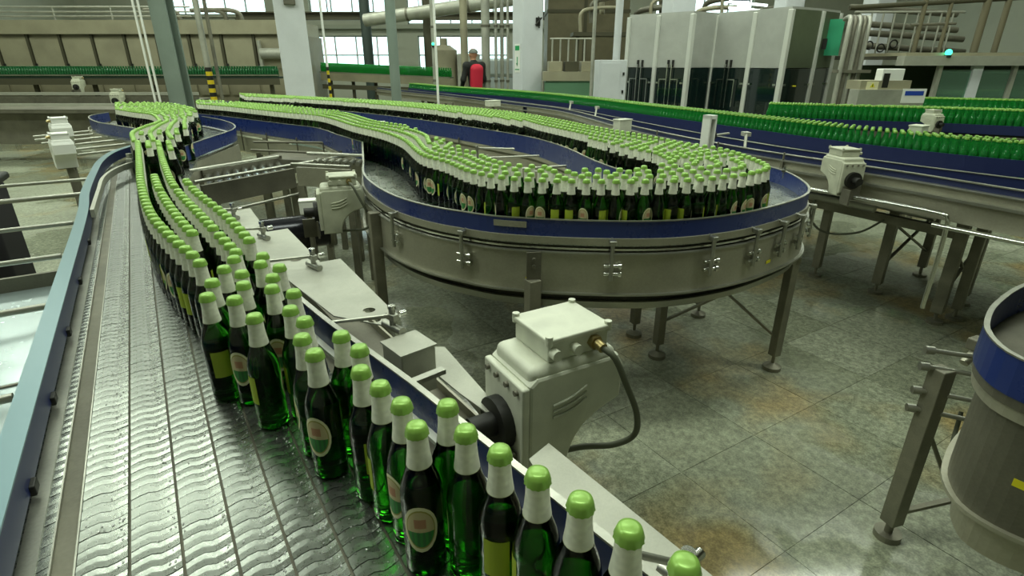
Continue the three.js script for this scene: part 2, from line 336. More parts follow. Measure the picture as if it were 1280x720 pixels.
mass('bottle_crowd', 'dense crowd of filled green bottles winding along the far lanes of the blue railed conveyor', streamA.slice(NEAR),
  [['glass', ready(bottleBody(14), true), M_glass], ['neck_foil', ready(foilGeo(12), true), M_foil], ['crown_cap', ready(capGeo(12), true), M_cap], ['oval_label', ready(labelGeo(0.09, 0.04, 0.025, true, 0, 2, 12), true), M_label]]);
console.log('stream A', streamA.length);

// ---------------------------------------------------------------- near conveyor
const RIM = 1.045;
const U = [-0.54, -0.842], N = [0.842, -0.54];                     // along and across the near chain lanes
const lane = (a, o) => [a * U[0] + o * N[0], a * U[1] + o * N[1]];
const nearRail = smooth([[0.42, -0.2], [0.22, -0.45], [0.07, -0.63], [-0.09, -0.82], [-0.19, -0.94], [-0.28, -1.04], [-0.37, -1.14], [-0.46, -1.24], [-0.72, -1.55], [-0.91, -1.76], [-1.24, -2.19], [-1.61, -2.71], [-1.96, -3.25], [-2.24, -3.7], [-2.35, -3.98], [-2.43, -4.45], [-2.54, -5.2], [-2.72, -5.6], [-3.05, -6.05], [-3.5, -6.5]], 140);
const railX = z => { let b = nearRail[0]; for (const p of nearRail) if (Math.abs(p[1] - z) < Math.abs(b[1] - z)) b = p; return b[0]; };
const near = thing('bottle_conveyor', 'stainless multi lane chain conveyor with blue side rail carrying bottles past the cover plates', 'conveyor');
{
  const left = smooth([lane(0.3, -0.288), lane(1.2, -0.288), lane(2.0, -0.288), lane(3.0, -0.29), [-2.1, -2.71], [-2.45, -3.27], [-2.68, -3.66], [-2.86, -4.05], [-2.93, -4.35], [-2.97, -4.65], [-3.1, -4.92]], 90);
  const leftX = z => { let b = left[0]; for (const p of left) if (Math.abs(p[1] - z) < Math.abs(b[1] - z)) b = p; return b[0]; };
  // one chain slat: plate with wavy leading and trailing edges
  const slat = (() => {
    const w = 0.0315, L = 0.0119, n = 5, f = x => 0.0034 * Math.sin(x / w * Math.PI * 1.5), v = [], H = 0.0034, C = 0.0005;
    const e = k => { const x = -w + 2 * w * k / n; return [x, f(x)]; };
    const tri = (a, b, c) => v.push(...a, ...b, ...c);
    for (let k = 0; k < n; k++) {
      const [x0, f0] = e(k), [x1, f1] = e(k + 1);
      const A = [x0, -C, f0 + L], B = [x1, -C, f1 + L], E = [x0, 0, f0], F = [x1, 0, f1], G = [x1, -C, f1 - L], D = [x0, -C, f0 - L], dn = p => [p[0], -H, p[2]];
      tri(A, B, F); tri(A, F, E); tri(E, F, G); tri(E, G, D);
      tri(A, dn(A), B); tri(B, dn(A), dn(B)); tri(G, dn(G), D); tri(D, dn(G), dn(D));
      if (!k) { tri(D, dn(D), A); tri(A, dn(D), dn(A)); }
      if (k === n - 1) { tri(B, dn(B), G); tri(G, dn(B), dn(G)); }
    }
    const g = new THREE.BufferGeometry(); g.setAttribute('position', new THREE.Float32BufferAttribute(v, 3)); g.computeVertexNormals();
    return ready(g);
  })();
  const spots = [], turn = Math.atan2(U[0], U[1]);
  for (let k = -1; k < 11; k++) {
    const o = k < 0 ? -0.281 : -0.184 + 0.0675 * k;
    for (let a = 0.4; a < 5.0; a += 0.0254) {
      const [x, z] = lane(a + k * 0.011, o); if (z > -0.3 || z < -4.4) continue;
      if (k >= 0 && x < leftX(z) + 0.05) continue;
      if (x > railX(z) - 0.045) continue;
      spots.push([x, z, a]);
    }
  }
  spots.sort((p, q) => Math.hypot(p[0] + 0.45, p[1] + 0.72) - Math.hypot(q[0] + 0.45, q[1] + 0.72));
  const chains = obj('chain_bed', [slab([...nearRail.slice(0, 100), lane(4.6, -0.32), lane(0.3, -0.32)], BELT - 0.03, BELT - 0.008)], M.dull, near);
  const m4 = ([x, z]) => new THREE.Matrix4().makeRotationFromEuler(new THREE.Euler(rr(-0.012, 0.012), turn, rr(-0.008, 0.008), 'YXZ')).setPosition(x, BELT - 0.0006 + rr(-0.0004, 0.0004), z);
  spots.slice(0, 300).forEach(s => { const m = new THREE.Mesh(slat, M.chain); m.name = 'chain_slat'; m.applyMatrix4(m4(s)); near.add(m); });
  const rest = new THREE.InstancedMesh(slat, M.chain, spots.length - 300); rest.name = 'chain_slats'; rest.userData.kind = 'stuff';
  spots.slice(300).forEach((s, i) => rest.setMatrixAt(i, m4(s))); near.add(rest);
  // wear strips between the lanes and the dark channel beside the left lane
  obj('drain_channel', slab([lane(0.3, -0.247), lane(0.3, -0.218), lane(4.2, -0.218), lane(4.2, -0.247)], BELT - 0.008, BELT - 0.0065), M.dull, near);
  obj('channel_edge', [slab([lane(0.3, -0.249), lane(0.3, -0.2465), lane(4.2, -0.2465), lane(4.2, -0.249)], BELT - 0.03, BELT + 0.001), slab([lane(0.3, -0.2185), lane(0.3, -0.216), lane(4.2, -0.216), lane(4.2, -0.2185)], BELT - 0.03, BELT + 0.001)], M.steel, near);
  // left frame and guard
  
  obj('side_frame', [ribbon(offset(left, -0.02), 0.78, 0.945, 0.012), ribbon(offset(left, 0.012), 0.938, 0.962, 0.024)], M.steel, near);
  obj('guard_rail', ribbon(left, 0.982, RIM - 0.004, 0.012), M.navy, near);
  obj('guard_cap', [ribbon(offset(left, -0.012), RIM - 0.004, RIM, 0.038), ribbon(offset(left, -0.029), 0.99, RIM - 0.004, 0.004)], M.railCap, near);
  for (const i of [12, 17, 23, 30, 38, 47]) { const [x, z] = offset(left, 0.009)[i]; obj('rail_clip', [box(0.01, 0.02, 0.03, x, 0.985, z, turn, 0.003)], M.black, near); }
  // curved steel lead-in bar at the bend
  obj('lead_in_bar', [ribbon(smooth([[-1.85, -2.38], [-2.1, -2.78], [-2.32, -3.14], [-2.43, -3.4], [-2.47, -3.57], [-2.48, -3.68]], 30), 1.005, 1.04, 0.016), rod(P(-2.5, 0.96, -3.66), P(-2.5, 1.09, -3.66), 0.016), box(0.04, 0.03, 0.04, -2.5, 1.045, -3.66, 0.3, 0.005)], M.cover, near);
  // right rail
  obj('blue_rail', ribbon(nearRail, f => 0.972, f => RIM + (f > 0.62 ? 0.03 : 0), 0.008), M.blue, near);
  obj('rail_lip', ribbon(nearRail, f => RIM + (f > 0.62 ? 0.03 : 0), f => RIM + 0.004 + (f > 0.62 ? 0.03 : 0), 0.013), M.steel, near);
  obj('wear_strip', ribbon(offset(nearRail, -0.012), 0.968, 0.976, 0.016), M.white, near);
  // pocket floor past the bend: sheet of parallel chains
  const pocket = [[-2.02, -3.4], ...nearRail.slice(93), [-4.3, -7.35], [-5.0, -7.2], [-4.4, -6.0], [-3.6, -5.3], [-3.1, -4.92], [-2.93, -4.35], [-2.5, -3.6]];
  obj('bend_belt', slab(pocket, BELT - 0.03, BELT - 0.002), M.chain, near);
  for (let i = 0; i < 11; i++) { const a = [-2.5 - i * 0.075, -5.2 - i * 0.1], b = [-2.17 - i * 0.09, -3.8 - i * 0.03]; if (i < 7) obj('chain_gap', bar(P(a[0] - 0.03, BELT, a[1] - 0.02), P(b[0] - 0.16, BELT, b[1] - 0.25), 0.006, 0.004), M.dull, near); }
  const backRail = smooth([[-3.1, -4.92], [-3.45, -5.28], [-3.85, -5.6], [-4.35, -6.0], [-4.9, -6.7], [-5.0, -7.15]], 40);
  obj('blue_rail', ribbon(backRail, 0.96, RIM + 0.02, 0.008), M.blue, near); obj('rail_lip', ribbon(backRail, RIM + 0.02, RIM + 0.026, 0.013), M.steel, near);
  obj('side_frame', ribbon(offset(backRail, -0.03), 0.74, 0.95, 0.01), M.sheet, near);
  obj('side_frame', ribbon(offset(nearRail.slice(0, 110), 0.03), 0.80, 0.95, 0.01), M.sheet, near);
  // drops of water on the chains
  const drop = ready(new THREE.SphereGeometry(0.0016, 6, 4).scale(1, 0.6, 1), true), wet0 = [];
  for (let i = 0; i < 1500; i++) { const k = Math.floor(rnd() * 7), a = rr(0.6, 3.0), o = -0.184 + 0.0675 * k + (rnd() < 0.6 ? 0.022 + rr(-0.006, 0.006) : rr(-0.03, 0.03)), [x, z] = lane(a, o); if (x < railX(z) - 0.05) wet0.push([x, z]); }
  const drops = new THREE.InstancedMesh(drop, new THREE.MeshPhysicalMaterial({ color: 0xffffff, roughness: 0.05, transmission: 0.7, thickness: 0.002, ior: 1.33 }), wet0.length); drops.name = 'water_drops'; drops.userData.kind = 'stuff';
  wet0.forEach(([x, z], i) => drops.setMatrixAt(i, new THREE.Matrix4().makeScale(rr(0.6, 1.3), 1, rr(0.6, 2)).setPosition(x, BELT + 0.0004, z))); near.add(drops);
  // stay rods on the outer side of the far bend
  for (let k = 0; k < 6; k++) { const [x, z] = backRail[4 + k * 5]; obj('stay_rod', rod(P(x, 0.93, z), P(x - 0.45, 0.9, z + 0.28), 0.011, 8), M.steel, near); }
  // legs
  for (const [x, z] of [lane(0.9, -0.33), lane(2.2, -0.33), lane(3.4, -0.33), [-2.8, -4.6], [-0.25, -0.75], [-1.0, -1.7], [-1.95, -3.05]]) obj('leg', [box(0.05, 0.8, 0.05, x, 0.42, z), rod(P(x, 0, z), P(x, 0.03, z), 0.045, 14)], M.leg, near);
}
// reach rods that hold the left guard, each with its clamp and knob
[[-2.50, -3.28], [-2.25, -2.87], [-1.89, -2.31], [-1.61, -1.87], [-1.32, -1.43], [-1.03, -0.97]].forEach(([x, z], i) => {
  const r = obj('guard_rod', rod(P(x, 1.0, z), P(x - 0.62, 1.0, z + 0.388), i === 1 ? 0.012 : 0.0095, 10), M.steel, near);
  if (i < 3) {
    const q = P(x - 0.55 + 0.1 * i, 1.0, z + 0.344 - 0.06 * i);
    obj('rod_post', rod(P(q.x, 0.62, q.z), P(q.x, 1.03, q.z), 0.011, 10), M.leg, r);
    obj('clamp_block', [box(0.05, 0.045, 0.04, q.x, 1.0, q.z, 0.6, 0.006), rod(P(q.x - 0.03, 1.0, q.z + 0.03), P(q.x - 0.055, 1.0, q.z + 0.05), 0.018, 12)], M.chrome, r);
  }
});
{ // drip tray beside the conveyor
  const t = thing('drip_tray', 'pale sheet metal drip tray under the guard rods', 'tray');
  const q = (a, o) => lane(a, o);
  obj('tray_floor', slab([q(0.3, -0.38), q(0.3, -0.98), q(2.95, -0.86), q(2.95, -0.38)], 0.735, 0.745), std(0xffffff, 1, 0.6, { map: grime(0xb3c3c4, 0.15, 91, 1), roughnessMap: rough(0.16, 0.34, 93, 1.4) }), t);
  obj('tray_lip', [bar(P(...[q(0.3, -0.98)[0], 0.77, q(0.3, -0.98)[1]]), P(q(2.95, -0.86)[0], 0.77, q(2.95, -0.86)[1]), 0.02, 0.07), bar(P(q(2.95, -0.86)[0], 0.77, q(2.95, -0.86)[1]), P(q(2.95, -0.38)[0], 0.77, q(2.95, -0.38)[1]), 0.02, 0.07)], M.dull, t);
  obj('tray_seam', [1.3, 2.0].map(a => bar(P(q(a, -0.40)[0], 0.746, q(a, -0.40)[1]), P(q(a, -0.88)[0], 0.746, q(a, -0.88)[1]), 0.012, 0.006)), M.dull, t);
  for (const a of [0.8, 2.6]) for (const o of [-0.42, -0.84]) { const [x, z] = q(a, o); obj('leg', [box(0.04, 0.735, 0.04, x, 0.3675, z)], M.leg, t); }
}
// cover plates along the blue rail: t runs along the rail, s away from it
const GR = (t, s) => [-0.49 + t * 0.6515 + s * 0.7587, -1.28 + t * 0.7587 - s * 0.6515];
{
  const labels = ['grey cover plate at the far end of the plate row, next to the roller bed', 'grey cover plate with a dark slot and a round hole beside the blue rail', 'grey cover plate with two round holes beside the blue rail', 'narrow bent grey cover strip beside the speckled motor', 'pale cover plate running from the motor towards the floor edge'];
  const C = [
    [[[-1.66, 0.06], [-1.66, 0.32], [-1.16, 0.24], [-1.16, 0.05]], []],
    [[[-1.16, 0.06], [-1.14, 0.32], [-0.62, 0.25], [-0.62, 0.06]], [[-0.70, 0.19, 0.02]]],
    [[[-0.62, 0.09], [-0.59, 0.315], [-0.05, 0.23], [0.03, 0.17], [-0.13, 0.085]], [[-0.10, 0.18, 0.018], [-0.03, 0.16, 0.018]]],
    [[[0.04, 0.29], [0.07, 0.325], [0.43, 0.245], [0.43, 0.215], [0.3, 0.215], [0.13, 0.225]], []],
    [[[0.63, 0.15], [0.62, 0.215], [1.3, 0.16], [1.3, 0.03], [0.87, 0.06]], []],
  ];
  C.forEach(([poly, holes], i) => {
    const y = [0.955, 0.962, 0.968, 0.865, 0.90][i];
    const t = thing('cover_plate', labels[i], 'plate');
    obj('panel', plate(poly.map(p => GR(...p)), y - 0.004, y, holes.map(([a, b, r]) => [...GR(a, b), r])), M.cover, t);
    // folded skirt down the outer side
    const o = poly.slice(1, 3).map(p => GR(...p));
    obj('folded_edge', ribbon(o, y - 0.09, y - 0.003, 0.003), M.cover, t);
  });
  // inner ledge strips between the rail and the plates
  const led = thing('ledge_strip', 'bright folded steel ledge running along the outside of the blue rail', 'strip');
  obj('ledge', [slab([GR(-1.5, 0.02), GR(-1.5, 0.06), GR(-0.28, 0.09), GR(-0.28, 0.02)], 0.935, 0.94), slab([GR(-0.02, 0.02), GR(-0.02, 0.09), GR(0.25, 0.055), GR(1.3, 0.05), GR(1.3, 0.02)], 0.938, 0.943)], M.steel, led);
  obj('ledge_bracket', [bar(P(GR(0.3, 0.03)[0], 0.95, GR(0.3, 0.03)[1]), P(GR(0.3, 0.17)[0], 0.95, GR(0.3, 0.17)[1]), 0.02, 0.012)], M.steel, led);
  // box housing under the rod clamp
  const h = thing('clamp_housing', 'plain grey sheet metal box under the rail clamp at the end of the plate row', 'box', [GR(0.155, 0.16)[0], 0.9, GR(0.155, 0.16)[1]], -0.86);
  obj('housing', box(0.1, 0.13, 0.1, 0, 0, 0, 0, 0.005), M.cover, h); obj('lid', box(0.106, 0.005, 0.106, 0, 0.0675, 0), M.cover, h);
  // trunk channel on the outer side, lower
  const tr = thing('drain_gutter', 'long low grey gutter running below the cover plates', 'gutter');
  obj('channel', [slab([GR(-1.8, 0.38), GR(-1.8, 0.5), GR(0.3, 0.3), GR(0.3, 0.2)], 0.66, 0.7)], M.dull, tr);
  obj('channel_lip', [bar(P(GR(-1.8, 0.5)[0], 0.71, GR(-1.8, 0.5)[1]), P(GR(0.3, 0.3)[0], 0.71, GR(0.3, 0.3)[1]), 0.008, 0.04)], M.sheet, tr);
  for (const s of [-1.5, -0.3]) { const [x, z] = GR(s, 0.4 + s * -0.05); obj('bracket', box(0.05, 0.66, 0.05, x, 0.33, z), M.leg, tr); }
}
// rail clamps: post, cross pin, knob and reach rod to the blue rail
function railClamp(t, s, y, label) {
  const [x, z] = GR(t, s), [rx, rz] = GR(t - 0.06, 0.012), c = thing('rail_clamp', label, 'clamp', [x, y, z], 0);
  obj('post', rod(P(0, 0, 0), P(0, 0.065, 0), 0.009, 14), M.steel, c);
  obj('post_cap', rod(P(0, 0.065, 0), P(0, 0.074, 0), 0.011, 14), M.chrome, c);
  obj('cross_block', box(0.036, 0.02, 0.02, 0, 0.042, 0, -0.75, 0.003), M.steel, c);
  obj('knob', rod(P(0.016, 0.042, -0.014), P(0.03, 0.042, -0.026), 0.009, 12), M.chrome, c);
  obj('reach_rod', rod(P(0, 0.045, 0), P(rx - x, RIM - y - 0.03, rz - z), 0.006, 10), M.steel, c);
  obj('base_tube', rod(P(-0.03, 0.01, -0.028), P(0.03, 0.01, 0.028), 0.011, 12), M.steel, c);
  return c;
}
railClamp(-1.5, 0.2, 0.955, 'steel rail clamp on the grey plate beside the roller bed');
railClamp(-1.05, 0.19, 0.962, 'steel rail clamp standing on the plate with the single round hole');
railClamp(-0.55, 0.2, 0.968, 'steel rail clamp at the joint before the two hole plate');
railClamp(0.06, 0.17, 0.966, 'steel rail clamp on the box housing past the two hole plate');
railClamp(1.0, 0.13, 0.90, 'steel rail clamp on the pale plate after the big motor');

// ---------------------------------------------------------------- gear motors
function gearMotor(label, at, turn, scale = 1, cable = true, mat = M.paint, foot = false) {
  // origin under the junction box; shaft side towards -x, height about 0.42
  const t = thing('gear_motor', label, 'motor', at, turn, null);
  // housing: a waisted block with a concave underside (profile in y,z extruded along x)
  const s = new THREE.Shape();
  s.moveTo(-0.075, 0.0); s.lineTo(0.02, 0.0); s.quadraticCurveTo(0.025, 0.075, 0.08, 0.115); s.quadraticCurveTo(0.12, 0.14, 0.165, 0.15); s.lineTo(0.175, 0.155); s.lineTo(0.178, 0.24); s.lineTo(0.165, 0.262); s.lineTo(-0.06, 0.262); s.lineTo(-0.075, 0.25); s.lineTo(-0.075, 0);
  const body = new THREE.ExtrudeGeometry(s, { depth: 0.165, bevelEnabled: true, bevelThickness: 0.01, bevelSize: 0.008, bevelSegments: 2, curveSegments: 10 });
  body.rotateY(Math.PI / 2).translate(-0.0825, 0, 0);              // shape x -> -z, depth -> +x
  obj('housing', body, mat, t);
  obj('front_face', [box(0.186, 0.235, 0.02, 0, 0.135, 0.092, 0, 0.006)], mat, t);
  obj('shoulder', [box(0.175, 0.05, 0.245, 0, 0.266, -0.045, 0, 0.02)], mat, t);
  obj('cooling_rib', [0, 1, 2].map(i => tube([P(0.094, 0.155 + i * 0.016, 0.02), P(0.095, 0.16 + i * 0.018, -0.03), P(0.094, 0.18 + i * 0.017, -0.075)], 0.0035, 10, 5)).concat([0, 1, 2].map(i => tube([P(-0.094, 0.155 + i * 0.016, 0.02), P(-0.095, 0.16 + i * 0.018, -0.03), P(-0.094, 0.18 + i * 0.017, -0.075)], 0.0035, 10, 5))), mat, t);
  const jb = obj('junction_box', [box(0.15, 0.05, 0.17, 0, 0.315, -0.06, 0, 0.006)], mat, t);
  obj('junction_lid', [box(0.162, 0.012, 0.182, 0, 0.345, -0.06, 0, 0.004)], mat, jb);
  for (const x of [-1, 1]) for (const z of [-1, 1]) obj('lid_lug', [rod(P(x * 0.073, 0.335, -0.06 + z * 0.083), P(x * 0.073, 0.358, -0.06 + z * 0.083), 0.009, 10)], mat, jb);
  for (const z of [0.012, -0.045]) obj('blind_plug', rod(P(0.074, 0.315, z), P(0.095, 0.315, z), 0.013, 12), mat, jb);
  obj('cable_gland', [rod(P(0.074, 0.317, -0.1), P(0.09, 0.317, -0.1), 0.018, 6), rod(P(0.09, 0.317, -0.1), P(0.113, 0.314, -0.1), 0.012, 14)], M.brass, jb);
  for (const x of [-0.068, -0.024, 0.024, 0.068]) obj('bolt', rod(P(x, 0.235, 0.1), P(x, 0.235, 0.11), 0.0075, 6), M.dull, t);
  obj('shaft_flange', [rod(P(0, 0.12, 0.1), P(0, 0.12, 0.13), 0.065, 20), rod(P(0, 0.12, 0.13), P(0, 0.12, 0.19), 0.03, 16)], M.black, t);
  obj('mount_bracket', [box(0.15, 0.11, 0.012, 0, 0.02, 0.116), box(0.012, 0.12, 0.1, -0.07, 0.0, 0.16)], M.dull, t);
  if (foot) obj('mount_arm', [box(0.06, at[1] / scale, 0.06, -0.02, -at[1] / scale / 2 + 0.02, 0.06), box(0.16, 0.02, 0.16, -0.02, -at[1] / scale + 0.01, 0.06)], M.leg, t);
  if (cable) obj('power_cable', tube([P(0.108, 0.314, -0.1), P(0.13, 0.30, -0.115), P(0.145, 0.22, -0.15), P(0.15, 0.12, -0.19), P(0.135, 0.05, -0.2), P(0.1, 0.01, -0.17), P(0.05, -0.005, -0.1), P(0.03, -0.01, -0.02)], 0.008, 40, 8), M.cable, t);
  t.scale.setScalar(scale);
  return t;
}

gearMotor('big white painted gear motor with a looping grey power cable beside the cover plates', [0.066, 0.72, -1.165], -1.05, 1.0);
gearMotor('cream gear motor with curved cooling ribs at the left end of the curved table', [-1.02, 0.74, -3.12], -1.25, 0.9, true, M.paintOld);
gearMotor('weathered cream gear motor bolted to the long line behind the curved table', [2.1, 0.87, -3.5], 0.1, 0.78, true, M.paintOld);
gearMotor('pale gear motor under the far bend of the left rail, lower of two', [-3.95, 0.78, -4.95], 3.9, 0.85, false, M.white, true);
gearMotor('pale gear motor by the far bend of the left rail, upper of two', [-4.35, 0.86, -5.5], 3.9, 0.85, false, M.white, true);

// ---------------------------------------------------------------- curved table with its two lanes
const outerU = smooth([[-1.12, -4.24], [-0.97, -3.65], [-0.84, -3.16], [-0.64, -2.75], [-0.5, -2.56], [-0.35, -2.42], [-0.2, -2.325], [-0.06, -2.255], [0.26, -2.19], [0.64, -2.185], [0.95, -2.29], [1.21, -2.46], [1.43, -2.66], [1.53, -2.83], [1.60, -3.1], [1.61, -3.35], [1.52, -3.6], [1.3, -3.82]], 150);
const midNear = smooth([[-4.02, -7.06], [-3.73, -6.77], [-3.25, -6.42], [-2.69, -5.95], [-2.21, -5.55], [-1.78, -5.2], [-1.42, -4.66], [-1.12, -4.24]], 60);
const farOuter = smooth([[1.3, -3.82], [1.02, -3.97], [0.8, -4.15], [0.66, -4.42], [0.46, -4.85], [0.05, -5.66], [-0.66, -6.55], [-1.56, -7.4], [-2.6, -8.1], [-4.2, -9.18], [-5.4, -9.95]], 80);
const farInner = smooth([[-4.7, -8.8], [-3.8, -8.2], [-2.5, -7.42], [-1.45, -6.5], [-0.66, -5.62], [-0.17, -4.98], [0.16, -4.5], [0.37, -3.96], [0.49, -3.43], [0.58, -3.12], [0.67, -2.93]], 80);
const midFar = smooth([[0.67, -2.93], [0.7, -2.78], [0.6, -2.61], [0.35, -2.57], [0.2, -2.61], [0.03, -2.7], [-0.06, -2.82], [-0.15, -3.02], [-0.32, -3.4], [-0.48, -3.8], [-0.63, -4.18], [-1.05, -4.82], [-1.55, -5.64], [-2.05, -6.15], [-2.7, -6.76], [-3.35, -7.21], [-4.05, -7.56]], 90);
const LOW = RIM - 0.003;
const table = thing('curved_conveyor', 'stainless curved accumulation table with dark blue rails turning the bottle stream round', 'conveyor');
{
  obj('belt', slab([...midNear, ...outerU.slice(1), ...farOuter.slice(1), ...farInner, ...midFar.slice(1)], BELT - 0.025, BELT - 0.001), M.chain, table);
  // chain joints on the widening left corner and the right pocket that show bare belt
  const seam = [];
  for (let k = 1; k < 8; k++) seam.push(ribbon(offset(outerU.slice(4, 120), -0.085 * k), BELT - 0.003, BELT + 0.0004, 0.004));
  obj('lane_joint', seam, M.dull, table);
  obj('blue_rail', ribbon(outerU, 0.955, f => LOW + (f < 0.12 ? 0.045 * (1 - f / 0.12) : 0), 0.007), M.blue, table);
  obj('rail_lip', ribbon(outerU, f => LOW + (f < 0.12 ? 0.045 * (1 - f / 0.12) : 0), f => LOW + 0.004 + (f < 0.12 ? 0.045 * (1 - f / 0.12) : 0), 0.012), M.steel, table);
  obj('blue_rail', ribbon(midNear, 0.955, 1.088, 0.007), M.blue, table); obj('rail_lip', ribbon(midNear, 1.088, 1.092, 0.012), M.steel, table);
  obj('blue_rail', ribbon(farInner, 0.955, 1.088, 0.007), M.blue, table); obj('rail_lip', ribbon(farInner, 1.088, 1.092, 0.012), M.steel, table);
  obj('blue_rail', ribbon(farOuter, 0.955, 1.05, 0.007), M.blue, table); obj('rail_lip', ribbon(farOuter, 1.05, 1.054, 0.012), M.steel, table);
  obj('blue_rail', ribbon(midFar, 0.955, 1.04, 0.007), M.blue, table);
  // curved skirt: top band, slot with hold-down rod, panels, lip and trough
  obj('top_band', ribbon(offset(outerU, 0.006), 0.942, 0.972, 0.012), M.sheet, table);
  obj('slot', ribbon(offset(outerU, -0.02), 0.89, 0.945, 0.01), M.dull, table);
  obj('guide_rod', [ribbon(offset(outerU, 0.0), 0.918, 0.926, 0.008)], M.chrome, table);
  const cuts = [[0, 18], [18, 118], [118, 150]];
  cuts.forEach(([a, b]) => obj('skirt_panel', ribbon(offset(outerU, 0.012).slice(a, b + (b < 150 ? 0 : 1)), 0.732, 0.905, 0.008), M.sheet, table));
  obj('skirt_edge', [ribbon(offset(outerU, 0.014), 0.905, 0.911, 0.02), ribbon(offset(outerU, 0.02), 0.725, 0.733, 0.024)], M.steel, table);
  obj('recess', ribbon(offset(outerU, -0.06), 0.65, 0.735, 0.01), M.dull, table);
  const trough = [];
  for (let k = 0; k < 5; k++) { const a = k / 4 * Math.PI / 2; trough.push(ribbon(offset(outerU, -0.06 + 0.045 * Math.sin(a)), 0.638 + 0.03 * (1 - Math.cos(a)), 0.652 + 0.03 * (1 - Math.cos(a)), 0.018)); }
  obj('trough', trough, M.steel, table);
  obj('maker_plate', [ribbon(offset(outerU, 0.006).slice(66, 71), 1.005, 1.03, 0.003)], M.sheet, table);
  for (const i of [70, 103]) obj('yellow_sticker', ribbon(offset(outerU, 0.0185).slice(i, i + 2), 0.775, 0.79, 0.001), M.yellow, table);
  // rail brackets
  const O2 = offset(outerU, 0.03);
  const nearest = (x, z) => outerU.reduce((b, p, i) => Math.hypot(p[0] - x, p[1] - z) < Math.hypot(outerU[b][0] - x, outerU[b][1] - z) ? i : b, 0);
  for (const i of [[-0.56, -2.63], [-0.19, -2.32], [0.40, -2.185], [0.83, -2.24], [1.06, -2.36], [1.22, -2.47], [1.36, -2.58], [1.5, -2.78]].map(p => nearest(...p))) {
    const [x, z] = O2[i], [ax, az] = outerU[i], nx = (x - ax) / 0.03, nz = (z - az) / 0.03;
    const b = obj('rail_bracket', [rod(P(x + nx * 0.01, 0.8, z + nz * 0.01), P(x + nx * 0.01, 0.965, z + nz * 0.01), 0.0085, 10), box(0.03, 0.02, 0.03, x + nx * 0.005, 0.962, z + nz * 0.005, Math.atan2(nx, nz), 0.004), rod(P(ax, 0.97, az), P(x + nx * 0.02, 0.962, z + nz * 0.02), 0.006)], M.steel, table);
    for (const y of [0.825, 0.86]) obj('knob', [rod(P(x - nz * 0.03, y, z + nx * 0.03), P(x + nz * 0.03, y, z - nx * 0.03), 0.008), rod(P(x + nz * 0.03, y, z - nx * 0.03), P(x + nz * 0.042, y, z - nx * 0.042), 0.013, 12)], M.chrome, b);
  }
  for (const i of [132, 139]) { const [x, z] = outerU[i]; obj('rail_splice', [box(0.05, 0.012, 0.02, x, 1.045, z, 0.9), rod(P(x, 1.0, z), P(x, 1.07, z), 0.006)], M.chrome, table); }
  // legs with feet, cross bracing, support posts
  for (const [x, z, y] of [[1.5, -2.78, 0.68], [0.87, -2.92, 0.68], [0.79, -3.2, 0.68], [1.3, -3.5, 0.68]]) {
    const l = obj('leg', [box(0.05, y - 0.09, 0.05, x, 0.09 + (y - 0.09) / 2, z, 0.4, 0.004)], M.leg, table);
    obj('foot', [rod(P(x, 0.03, z), P(x, 0.1, z), 0.01), rod(P(x, 0, z), P(x, 0.022, z), 0.05, 18), rod(P(x, 0.022, z), P(x, 0.04, z), 0.05, 18, 0.016)], M.leg, l);
  }
  for (const q of [bar(P(1.53, 0.67, -2.77), P(0.6, 0.67, -3.0), 0.05, 0.04), bar(P(1.5, 0.67, -2.75), P(1.25, 0.67, -3.6), 0.05, 0.04), bar(P(0.88, 0.67, -2.88), P(0.75, 0.67, -3.3), 0.05, 0.04)]) obj('head_beam', q, M.leg, table);
  obj('cross_brace', [bar(P(0.89, 0.24, -2.92), P(1.52, 0.66, -2.78), 0.02, 0.012)], M.leg, table); obj('cross_brace', [bar(P(1.49, 0.2, -2.79), P(0.95, 0.66, -2.92), 0.02, 0.012)], M.leg, table);
  for (const [i, y0, y1] of [[nearest(-0.68, -2.83), 0.06, 0.92], [nearest(0.1, -2.22), 0.06, 0.79]]) { const [x, z] = offset(outerU, 0.04)[i]; const q = obj('support_post', [box(0.055, y1 - y0, 0.055, x, (y0 + y1) / 2, z, 0.5, 0.004)], M.leg, table); obj('foot', [rod(P(x, 0, z), P(x, 0.06, z), 0.045, 16, 0.02)], M.leg, q); }
  { const [x, z] = offset(outerU, 0.025)[nearest(0.1, -2.22)]; obj('mount_strap', [box(0.06, 0.16, 0.01, x, 0.83, z + 0.012, 0.12), rod(P(x, 0.88, z + 0.01), P(x, 0.88, z + 0.03), 0.008), rod(P(x, 0.85, z + 0.01), P(x, 0.85, z + 0.03), 0.008)], M.dull, table); }
  // lane frames
  obj('lane_frame', [ribbon(offset(midNear, 0.015), 0.925, 0.95, 0.012), ribbon(offset(midNear, 0.0), 0.74, 0.9, 0.008)], M.sheet, table);
  obj('lane_frame', [ribbon(offset(farInner, -0.0), 0.925, 0.952, 0.014), ribbon(offset(farInner, -0.02), 0.72, 0.9, 0.008)], M.sheet, table);
  obj('lane_frame', [ribbon(offset(farOuter, 0.02), 0.74, 0.95, 0.01)], M.sheet, table);
  for (let i = 8; i < 60; i += 9) { const [x, z] = offset(farInner, 0.02)[i]; obj('frame_pin', rod(P(x, 0.76, z), P(x, 0.98, z), 0.007, 8), M.dull, table); }
  for (let i = 6; i < 60; i += 8) { const [x, z] = offset(midNear, 0.03)[i]; obj('frame_pin', rod(P(x, 0.76, z), P(x, 0.98, z), 0.007, 8), M.dull, table); }
  for (const p of [midNear[8], midNear[26], midNear[44], farInner[14], farInner[30], farInner[46], farInner[62], farOuter[20], farOuter[40], farOuter[60]]) obj('leg', [box(0.05, 0.76, 0.05, p[0], 0.38, p[1])], M.leg, table);
